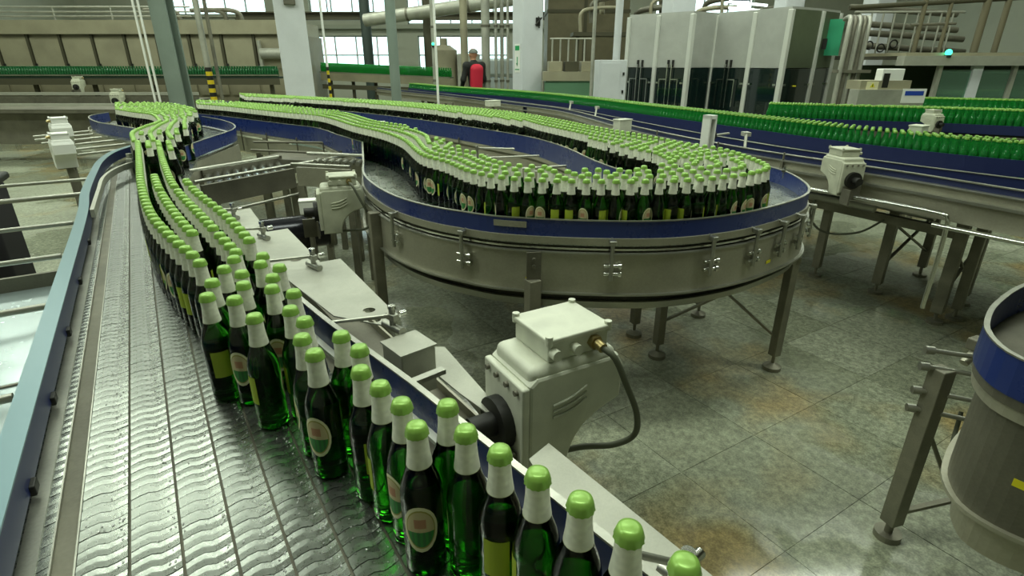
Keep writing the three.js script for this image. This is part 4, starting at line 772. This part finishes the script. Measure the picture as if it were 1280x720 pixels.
{ // raised bottle line under the windows
  const c = thing('side_conveyor', 'raised conveyor of bright green bottles below the bright window', 'conveyor');
  const a = [-5.45, -17.15], b = [-1.7, -16.6], at = f => [a[0] + (b[0] - a[0]) * f, a[1] + (b[1] - a[1]) * f];
  obj('belt', bar(P(a[0], 1.38, a[1]), P(b[0], 1.24, b[1]), 0.5, 0.04), M.dull, c); obj('side_panel', bar(P(a[0], 1.27, a[1] + 0.27), P(b[0], 1.13, b[1] + 0.27), 0.02, 0.2), M_brown, c); obj('lower_beam', bar(P(a[0], 1.0, a[1] + 0.2), P(b[0], 0.9, b[1] + 0.2), 0.06, 0.12), M_brownD, c);
  for (let k = 0; k < 6; k++) { const [x, z] = at(0.05 + k * 0.18); obj('leg', box(0.08, 1.2, 0.08, x, 0.6, z), M_brownD, c); }
  const list = []; const L = Math.hypot(b[0] - a[0], b[1] - a[1]); for (let s = 0; s < L; s += 0.064) for (let r = 0; r < 4; r++) { const f = s / L, [x, z] = at(f); list.push([x, z + 0.15 - r * 0.058, 1.4 - 0.14 * f]); }
  mass('green_bottle_row', 'bright green bottles on the raised conveyor below the window', list, [['glass', ready(bottleBody(8), true), M_glassB]]);
  // machinery beside it
  const m = thing('filling_machine', 'pale round topped machine standing in front of the right window', 'machine', [-2.2, 0, -19.4]);
  obj('drum', [rod(P(0, 0, 0), P(0, 2.0, 0), 0.42, 20), rod(P(0, 2.0, 0), P(0, 2.15, 0), 0.42, 20, 0.2), rod(P(0, 2.15, 0), P(0, 2.35, 0), 0.12, 12)], M_panel, m); obj('side_tank', [box(0.7, 1.9, 0.7, 0.8, 0.95, 0.1, 0, 0.05)], M.cover, m); obj('hood', [box(1.5, 0.5, 0.9, 1.9, 1.5, 0.4, 0.2, 0.08), box(1.4, 1.2, 0.8, 1.9, 0.6, 0.4, 0.2, 0.03)], std(0xaab4b4, 0.4, 0.3), m);
  const lamp = thing('signal_lamp', 'small glowing green signal lamp on the pipe before the right window', 'lamp', [-1.9, 2.05, -14.52]);
  obj('lens', new THREE.SphereGeometry(0.035, 12, 8), std(0x0a3018, 0.4, 0, { emissive: new THREE.Color().setRGB(0.05, 1, 0.4), emissiveIntensity: 2.5 }), lamp); obj('socket', rod(P(0, -0.08, 0), P(0, -0.03, 0), 0.03), M.black, lamp);
  // big sloping duct and roof steel
  const du = thing('air_duct', 'large pale air duct slanting across under the clerestory windows', 'duct');
  obj('duct', rod(P(-4.2, 2.75, -17.5), P(0.8, 3.3, -16.5), 0.17, 16), M.cover, du); for (const f of [0.25, 0.6]) obj('duct_band', rod(P(-4.2 + 5.0 * f, 2.75 + 0.55 * f, -17.5 + 1.0 * f), P(-4.2 + 5.0 * (f + 0.012), 2.75 + 0.55 * (f + 0.012), -17.5 + 1.0 * (f + 0.012)), 0.185, 16), M.dull, du); obj('hanger', [rod(P(-2.6, 2.9, -17.2), P(-2.6, HY, -17.2), 0.015, 6)], M.dull, du); obj('hanger', [rod(P(0, 3.2, -16.6), P(0, HY, -16.6), 0.015, 6)], M.dull, du);
  const sb = thing('steel_beam', 'dark steel roof beam running below the clerestory', 'beam'); obj('beam', [span(-9, 3, 2.92, 2.96, -20.15, -19.9), span(-9, 3, 2.96, 3.12, -20.04, -20.0), span(-9, 3, 3.12, 3.16, -20.15, -19.9)], M_brownD, sb); obj('hanger', rod(P(-6, 3.14, -20.02), P(-6, HY, -20.02), 0.02, 6), M_brownD, sb); obj('hanger', rod(P(1, 3.14, -20.02), P(1, HY, -20.02), 0.02, 6), M_brownD, sb);
}
// ---------------------------------------------------------------- worker
{
  const t = thing('person', 'person in a dark jacket with a red back panel and grey cap, facing the machines', 'person', [-0.86, 0, -13.8], -2.5); t.scale.setScalar(1.06);
  const J = { hipL: [0.1, 0.95, 0], hipR: [-0.1, 0.95, 0], kneeL: [0.11, 0.5, 0.03], kneeR: [-0.11, 0.5, 0.03], ankL: [0.11, 0.09, -0.02], ankR: [-0.11, 0.09, -0.02], toeL: [0.12, 0.05, 0.14], toeR: [-0.12, 0.05, 0.14], waist: [0, 1.05, 0], chest: [0, 1.35, 0.02], neck: [0, 1.55, 0.05], shL: [0.2, 1.48, 0.03], shR: [-0.2, 1.48, 0.03], elL: [0.27, 1.2, 0.06], elR: [-0.27, 1.2, 0.06], wrL: [0.22, 1.0, 0.22], wrR: [-0.2, 1.02, 0.24] };
  const bones = [['hipL', 'kneeL', 0.095, 0.065], ['hipR', 'kneeR', 0.095, 0.065], ['kneeL', 'ankL', 0.065, 0.045], ['kneeR', 'ankR', 0.065, 0.045], ['ankL', 'toeL', 0.05, 0.042], ['ankR', 'toeR', 0.05, 0.042], ['hipL', 'hipR', 0.12, 0.12], ['waist', 'chest', 0.14, 0.165], ['chest', 'neck', 0.14, 0.07], ['shL', 'shR', 0.08, 0.08], ['shL', 'elL', 0.07, 0.055], ['shR', 'elR', 0.07, 0.055], ['elL', 'wrL', 0.055, 0.04], ['elR', 'wrR', 0.055, 0.04]];
  function mesh(bn, res, c, half, k, far) {
    const mc = new MarchingCubes(res, new THREE.MeshBasicMaterial(), false, false, 60000), a = P(), b = P(), p = P(), ab = P();
    for (let z = 0; z < res; z++) for (let y = 0; y < res; y++) for (let x = 0; x < res; x++) {
      p.set(c[0] + (x / res * 2 - 1) * half, c[1] + (y / res * 2 - 1) * half, c[2] + (z / res * 2 - 1) * half); let d = 9;
      for (const [A, B, ra, rb] of bn) { a.set(...A); b.set(...B); ab.subVectors(b, a); const L2 = ab.lengthSq(), h = L2 ? Math.max(0, Math.min(1, p.clone().sub(a).dot(ab) / L2)) : 0, q = p.distanceTo(a.clone().addScaledVector(ab, h)) - (ra + (rb - ra) * h), m = Math.max(k - Math.abs(d - q), 0) / k; d = Math.min(d, q) - m * m * k * 0.25; }
      mc.field[x + y * res + z * res * res] = -d;
    }
    mc.isolation = 0; mc.update();
    const g = new THREE.BufferGeometry(), n = mc.count; g.setAttribute('position', new THREE.BufferAttribute(mc.positionArray.slice(0, n * 3), 3)); g.setAttribute('normal', new THREE.BufferAttribute(mc.normalArray.slice(0, n * 3), 3));
    return g.scale(half, half, half).translate(...c);
  }
  const jd = std(0x1d201c, 0.8), skin = std(0xb98a6c, 0.6);
  obj('body', mesh(bones.map(([a, b, ra, rb]) => [J[a], J[b], ra, rb]), 72, [0, 0.85, 0.05], 0.95, 0.05), jd, t);
  obj('head', [mesh([[[0, 1.56, 0.05], [0, 1.64, 0.07], 0.055, 0.06], [[0, 1.7, 0.07], [0, 1.74, 0.06], 0.085, 0.09], [[0, 1.68, 0.15], [0, 1.66, 0.165], 0.018, 0.016], [[0, 1.62, 0.1], [0, 1.62, 0.1], 0.045, 0.045], [[0.09, 1.69, 0.06], [0.09, 1.7, 0.06], 0.02, 0.02], [[-0.09, 1.69, 0.06], [-0.09, 1.7, 0.06], 0.02, 0.02]], 40, [0, 1.66, 0.07], 0.22, 0.02)], skin, t);
  obj('cap', [new THREE.SphereGeometry(0.105, 16, 8, 0, 6.2832, 0, Math.PI / 2).scale(1, 0.85, 1.1).translate(0, 1.735, 0.055), box(0.15, 0.012, 0.1, 0, 1.745, 0.19, 0, 0.004)], std(0x70756f, 0.8), t);
  obj('red_panel', [mesh([[[-0.03, 0.98, -0.045], [-0.03, 1.4, -0.075], 0.105, 0.115], [[0.05, 1.0, -0.045], [0.05, 1.4, -0.07], 0.1, 0.11]], 36, [0, 1.22, -0.06], 0.42, 0.04)], std(0xc81f3a, 0.7), t);
  for (const s of [-1, 1]) obj('hand', [mesh([[[s * 0.21, 1.0, 0.24], [s * 0.2, 0.98, 0.3], 0.03, 0.03], ...[-0.022, -0.008, 0.008, 0.022].map((o, i) => [[s * 0.2 + o, 0.98, 0.3], [s * 0.2 + o * 1.2, 0.96, 0.37 - Math.abs(i - 1.5) * 0.008], 0.011, 0.009]), [[s * 0.18, 0.99, 0.27], [s * 0.15, 0.99, 0.32], 0.012, 0.01]], 36, [s * 0.2, 0.99, 0.29], 0.13, 0.008)], skin, t);
}
// ---------------------------------------------------------------- stainless door cabinets of the filler
{
  const t = thing('filler_enclosure', 'tall stainless filler enclosure with dark glass doors and bar handles', 'machine');
  const E = [[2.16, -11.2], [2.6, -10.8], [3.06, -10.35], [3.6, -10.75], [4.02, -10.1], [4.32, -9.5], [5.0, -9.9], [5.5, -10.3]];
  const up = std(0xffffff, 1, 0.45, { map: grime(0xc3c5c0, 0.18, 121, 0.7), roughnessMap: rough(0.34, 0.5, 123, 1) }), gl = new THREE.MeshPhysicalMaterial({ color: 0x12211f, roughness: 0.08, metalness: 0, clearcoat: 0.6 }), post = std(0xe2e4de, 0.3, 0.4), upG = std(0xffffff, 1, 0.5, { map: grime(0x6d7860, 0.2, 125, 0.7), roughnessMap: rough(0.4, 0.55, 127, 1) });
  for (let i = 0; i < E.length - 1; i++) {
    const [ax, az] = E[i], [bx, bz] = E[i + 1], L = Math.hypot(bx - ax, bz - az), r = -Math.atan2(bz - az, bx - ax), g = (w, h, d, x, y, z) => box(w, h, d, x, y, z).applyMatrix4(new THREE.Matrix4().makeRotationY(r)).translate((ax + bx) / 2, 0, (az + bz) / 2);
    obj('upper_panel', g(L - 0.08, 0.85, 0.03, 0, 1.98, 0), i > 4 ? upG : up, t);
    obj('glass_door', g(L - 0.08, 1.25, 0.02, 0, 0.92, 0), gl, t);
    obj('kick_plate', g(L, 0.28, 0.03, 0, 0.14, 0), up, t);
    if (i < 2 || i === 3) {
      for (const s of [-1, 1]) { const h = obj('bar_handle', [g(0.018, 0.72, 0.018, s * 0.04, 1.25, 0.06), g(0.018, 0.02, 0.06, s * 0.04, 1.55, 0.03), g(0.018, 0.02, 0.06, s * 0.04, 0.95, 0.03)], M.chrome, t); obj('handle_loop', [g(0.14, 0.016, 0.016, s * 0.11, 1.36, 0.06), g(0.016, 0.45, 0.016, s * 0.18, 1.14, 0.06)], M.chrome, h); obj('lock', g(0.03, 0.12, 0.03, s * 0.045, 1.62, 0.03), M.black, h); }
    }
    if (i !== 2) for (const s of [-1, 1]) obj('hinge', g(0.05, 0.03, 0.03, s * (L / 2 - 0.08), 1.3, 0.025), M.chrome, t);
  }
  E.forEach(([x, z], i) => obj('corner_post', [box(0.08, 2.4, 0.08, x, 1.2, z, 0.6, 0.01)], post, t));
  obj('roof', slab([...E, [5.2, -12.0], [2.7, -12.2]], 2.4, 2.44), up, t);
  obj('rear_wall', [ribbon([[5.5, -10.3], [5.2, -12.0], [2.7, -12.2], [2.16, -11.2]], 0, 2.4, 0.03)], up, t);
  obj('green_window', [box(0.44, 0.55, 0.012, 5.235, 2.02, -10.07, -0.675)], std(0x2f9c72, 0.4), t);
  for (const k of [0, 1]) obj('dial_box', box(0.1, 0.16, 0.03, 5.15 + k * 0.18, 1.92, -9.98 - k * 0.144, -0.675), M.black, t);
  obj('yellow_sticker', box(0.09, 0.02, 0.004, 4.62, 1.28, -9.66, -0.53), M.yellow, t);
  const w = thing('control_cabinet', 'white control cabinet left of the stainless door enclosure', 'cabinet', [1.78, 0, -10.75], 0.1);
  obj('case', box(0.5, 1.68, 0.4, 0, 0.84, 0, 0, 0.01), M_colWhite, w); obj('door', box(0.36, 1.5, 0.02, -0.05, 0.88, 0.205, 0, 0.004), M_colWhite, w); obj('lock', box(0.03, 0.05, 0.02, 0.19, 1.45, 0.21), M.black, w); obj('lock', box(0.03, 0.05, 0.02, 0.19, 1.15, 0.21), M.black, w);
}
{ // brown tank block with guard bars, left of the cabinets
  const t = thing('process_tank', 'brown steel tank block behind upright guard bars', 'tank');
  obj('shell', [span(0.95, 3.1, 0.2, 5.2, -18.0, -16.2)], std(0xffffff, 1, 0.3, { map: grime(0x6e6850, 0.35, 131, 0.5), roughnessMap: rough(0.5, 0.7, 133, 1) }), t); obj('seam_band', span(0.93, 3.12, 2.85, 2.93, -18.02, -16.18), M_brownD, t); obj('seam_band', span(1.9, 1.98, 0.2, 5.2, -18.02, -16.17), M_brownD, t);
  for (const x of [1.1, 3.0]) for (const z of [-17.9, -16.3]) obj('leg', box(0.1, 0.2, 0.1, x, 0.1, z), M_brownD, t);
  const g = thing('guard_bars', 'row of pale upright guard bars on a low bench before the brown tank', 'guard');
  obj('bench', [span(0.65, 2.3, 1.28, 1.46, -12.9, -12.3)], M_panel, g); obj('bench_body', span(0.7, 2.25, 0.1, 1.28, -12.85, -12.35), std(0x5f8a6a, 0.6), g); obj('plinth', span(0.75, 2.2, 0, 0.1, -12.8, -12.4), M_brownD, g);
  for (let k = 0; k < 6; k++) obj('bar', rod(P(0.85 + k * 0.17, 1.46, -12.7), P(0.85 + k * 0.17, 2.1, -12.7), 0.018, 8), M.cover, g); obj('top_bar', rod(P(0.8, 2.1, -12.7), P(1.75, 2.1, -12.7), 0.015, 8), M.cover, g);
  for (let k = 0; k < 4; k++) obj('carton', box(0.28, 0.2, 0.25, 0.9 + k * 0.34, 1.56, -12.55, 0.1, 0.01), k & 1 ? M_brownD : M_panel, g);
  const e = thing('pipe_tangle', 'dense tangle of grey pipes above the stainless enclosure', 'pipes');
  for (let k = 0; k < 16; k++) { const x = 1.6 + k * 0.27, y = 2.7 + (k % 5) * 0.2; obj('pipe', tube([P(x, y - 0.4, -14.2 - (k % 3) * 0.2), P(x, y, -14.2 - (k % 3) * 0.2), P(x + 0.3, y + 0.1, -14.3), P(x + 0.9, y + 0.12, -14.3)], 0.04 + (k % 3) * 0.012, 14, 8), k % 2 ? M.dull : M_panel, e); }
  obj('rack', [span(1.4, 6.5, 2.2, 2.28, -14.6, -13.9)], M_brownD, e); for (const x of [1.5, 3.6, 6.3]) obj('rack_leg', span(x, x + 0.08, 0, 2.2, -14.3, -14.22), M_brownD, e);
}
// ---------------------------------------------------------------- pipework and glazed machine at the right
{
  const t = thing('pipe_stand', 'stand of tall pale vertical pipes beside the stainless enclosure', 'pipes');
  for (let k = 0; k < 5; k++) obj('pipe', tube([P(4.7 + k * 0.085, 0.1, -8.5 - k * 0.03), P(4.7 + k * 0.085, 2.05, -8.5 - k * 0.03), P(4.73 + k * 0.085, 2.18, -8.55 - k * 0.03), P(4.82 + k * 0.085, 2.24, -8.75 - k * 0.03), P(5.0 + k * 0.085, 2.24, -9.2 - k * 0.03)], 0.032, 24, 10), k & 1 ? M.dull : M.cover, t);
  obj('clamp_bar', span(4.64, 5.12, 1.5, 1.54, -8.6, -8.46), M.dull, t); obj('base', span(4.62, 5.14, 0, 0.1, -8.72, -8.4), M_brownD, t);
  const p = thing('pipe_platform', 'platform of stacked grey pipes with a railing behind the control desk', 'platform');
  for (const [y, z] of [[2.05, -10.2], [2.2, -10.4], [1.85, -10.1], [2.45, -10.5]]) obj('long_pipe', rod(P(5.75, y + 0.06, z), P(7.6, y - 0.05, z), 0.05, 10), M.dull, p);
  obj('deck', span(5.6, 7.3, 1.68, 1.74, -10.8, -10.0), M.dull, p); for (let k = 0; k < 9; k++) obj('baluster', rod(P(5.7 + k * 0.19, 1.74, -10.05), P(5.7 + k * 0.19, 2.4, -10.05), 0.014, 6), M.cover, p); obj('top_rail', rod(P(5.6, 2.4, -10.05), P(7.4, 2.4, -10.05), 0.018, 8), M.cover, p);
  for (const x of [5.65, 7.2]) for (const z of [-10.75, -10.05]) obj('leg', box(0.08, 1.68, 0.08, x, 0.84, z), M.dull, p);
  for (const [x, y] of [[5.9, 1.9], [6.1, 1.86], [6.3, 1.92]]) obj('valve_wheel', new THREE.TorusGeometry(0.06, 0.012, 6, 16).translate(x, y, -9.96), M.black, p);
  const f = thing('gantry', 'gantry of slanting brown pipes against the pale wall', 'gantry');
  for (const [x, r] of [[6.35, 0.035], [6.75, 0.03], [7.3, 0.055], [7.62, 0.045]]) obj('upright', rod(P(x, 0.05, -9.5), P(x, 3.2, -9.5), r, 10), std(0x6b6650, 0.6, 0.2), f);
  obj('top_pipe', rod(P(5.2, 2.42, -9.5), P(8.6, 2.6, -9.5), 0.035, 8), M_brownD, f); obj('cross_pipe', rod(P(6.2, 2.18, -9.5), P(6.9, 2.2, -9.5), 0.02, 8), M.dull, f);
  const g = thing('glazed_machine', 'rotary machine behind tall greenish glass guards at the right', 'machine');
  const gg = new THREE.MeshPhysicalMaterial({ color: 0x9fc7b0, roughness: 0.05, transmission: 0.75, thickness: 0 });
  obj('top_beam', [span(5.15, 9.4, 1.6, 1.72, -8.0, -7.84)], M.cover, g); obj('roof', span(5.2, 9.4, 1.72, 1.76, -9.3, -7.9), M_panel, g);
  for (let k = 0; k < 6; k++) { const x = 5.7 + k * 0.5; obj('guard_post', box(k === 1 ? 0.13 : 0.05, 1.6, 0.06, x, 0.8, -7.92), k === 1 ? M_colWhite : M.cover, g); obj('glass_guard', span(x + 0.05, x + 0.46, 0.35, 1.55, -7.93, -7.92), gg, g); }
  obj('inner_drum', rod(P(7.0, 0.3, -8.7), P(7.0, 1.5, -8.7), 0.55, 24), std(0x3c5a48, 0.4, 0.4), g); obj('drum_ring', rod(P(7.0, 1.2, -8.7), P(7.0, 1.27, -8.7), 0.6, 24), M.steel, g); obj('base', span(5.3, 9.3, 0, 0.35, -9.3, -7.95), M_brownD, g); obj('rear_wall', span(5.3, 9.3, 0.35, 1.6, -9.3, -9.27), std(0x46543f, 0.6), g);
  const l = thing('signal_lamp', 'glowing green signal lamp on the top beam of the glazed machine', 'lamp', [5.72, 1.72, -7.86]);
  obj('lens', new THREE.SphereGeometry(0.04, 14, 10).translate(0, 0.04, 0), std(0x0a3018, 0.4, 0, { emissive: new THREE.Color().setRGB(0.05, 1, 0.5), emissiveIntensity: 3 }), l); obj('socket', rod(P(0, -0.02, 0), P(0, 0.01, 0), 0.04), M.black, l);
  const d = thing('control_desk', 'grey control desk with a blue screen and a warning triangle above the green bottles', 'desk');
  obj('desk_body', [span(4.12, 4.92, 1.08, 1.34, -7.15, -6.95)], M.cover, d); obj('rear_box', span(4.15, 4.75, 1.34, 1.44, -7.3, -7.0), M_panel, d); obj('display_hood', box(0.26, 0.26, 0.14, 4.52, 1.44, -7.08, 0, 0.01), M.white, d); obj('display_slot', box(0.07, 0.16, 0.01, 4.44, 1.44, -7.0), M.black, d);
  obj('screen', box(0.22, 0.05, 0.006, 4.78, 1.3, -6.946), std(0x2747a8, 0.3), d); obj('screen_frame', box(0.28, 0.16, 0.012, 4.78, 1.27, -6.952), M.white, d);
  const pl = obj('warning_plate', box(0.14, 0.09, 0.004, 4.29, 1.385, -6.996), std(0xd9d3ac, 0.6), d); obj('triangle', [new THREE.CylinderGeometry(0.033, 0.033, 0.002, 3).rotateX(Math.PI / 2).rotateZ(Math.PI).translate(4.29, 1.382, -6.992)], M.yellow, pl); obj('mark', box(0.008, 0.028, 0.002, 4.29, 1.384, -6.99), M.black, pl);
  for (const x of [4.2, 4.55, 4.9]) obj('leg', rod(P(x, 0, -7.0), P(x, 1.08, -7.0), 0.018, 8), M.cover, d);
  gearMotor('cream gear motor standing over the conveyor beyond the long line', [4.35, 0.98, -5.92], 0.2, 0.6, false, M.paintOld, true);
  const jb = (label, x, y, z, w, h, dd, turn = 0.6) => { const b = thing('junction_box', label, 'box', [x, y, z], turn); obj('case', box(w, h, dd, 0, h / 2, 0, 0, 0.008), M.paint, b); obj('lid', box(w + 0.008, 0.012, dd + 0.008, 0, h + 0.004, 0, 0, 0.003), M.paint, b); obj('stem', rod(P(0, -y, 0), P(0, 0.01, 0), 0.02, 8), M.leg, b); };
  jb('white junction box behind the long line, past the cream motor', 3.38, 1.05, -4.75, 0.13, 0.1, 0.1);
  jb('white junction box between the far lane and the long line', 1.08, 1.0, -5.6, 0.16, 0.12, 0.1);
  jb('low white box at the outer rail of the far lane', 0.62, 1.0, -4.75, 0.15, 0.05, 0.08);
  jb('white box standing in the well between the bottle lanes', -1.35, 1.0, -5.45, 0.26, 0.11, 0.12, 0.0);
  jb('small white box on the rail of the long line near the column', -0.3, 1.0, -9.1, 0.22, 0.08, 0.12);
  // strip lights under the roof steel, seen above the enclosure
  const s = thing('strip_light', 'pair of bright strip tubes above the stainless enclosure', 'lamp', [4.3, 2.6, -11.2], 0.15);
  obj('tube', rod(P(-0.4, 0.05, 0), P(0.35, 0.0, 0), 0.022, 8), std(0xffffff, 0.5, 0, { emissive: new THREE.Color().setRGB(0.85, 0.95, 1), emissiveIntensity: 1.6 }), s); obj('tube', rod(P(-0.42, -0.05, 0.06), P(0.33, -0.1, 0.06), 0.022, 8), std(0xffffff, 0.5, 0, { emissive: new THREE.Color().setRGB(0.85, 0.95, 1), emissiveIntensity: 1.6 }), s); obj('hanger', rod(P(0, 0.04, 0), P(0, HY - 2.6, 0), 0.012, 6), M.dull, s);
  const pt = new THREE.RectAreaLight(new THREE.Color().setRGB(0.85, 0.95, 1), 1.5, 0.75, 0.12); pt.position.set(4.3, 2.45, -11.1); pt.rotation.x = -Math.PI / 2; scene.add(pt);
}
{ // dark stand at the left edge
  const t = thing('dark_stand', 'black covered stand at the left edge beyond the drip tray', 'stand', [-3.45, 0, -3.25], 0.5);
  obj('cover', [box(0.6, 0.95, 0.5, 0, 0.475, 0, 0, 0.06)], std(0x15131a, 0.7), t); obj('lid', box(0.64, 0.05, 0.54, 0, 0.96, 0, 0, 0.02), M.black, t);
}

scene.traverse(o => { if (o.isMesh) { o.castShadow = true; o.receiveShadow = true; } });
renderer.render(scene, camera);
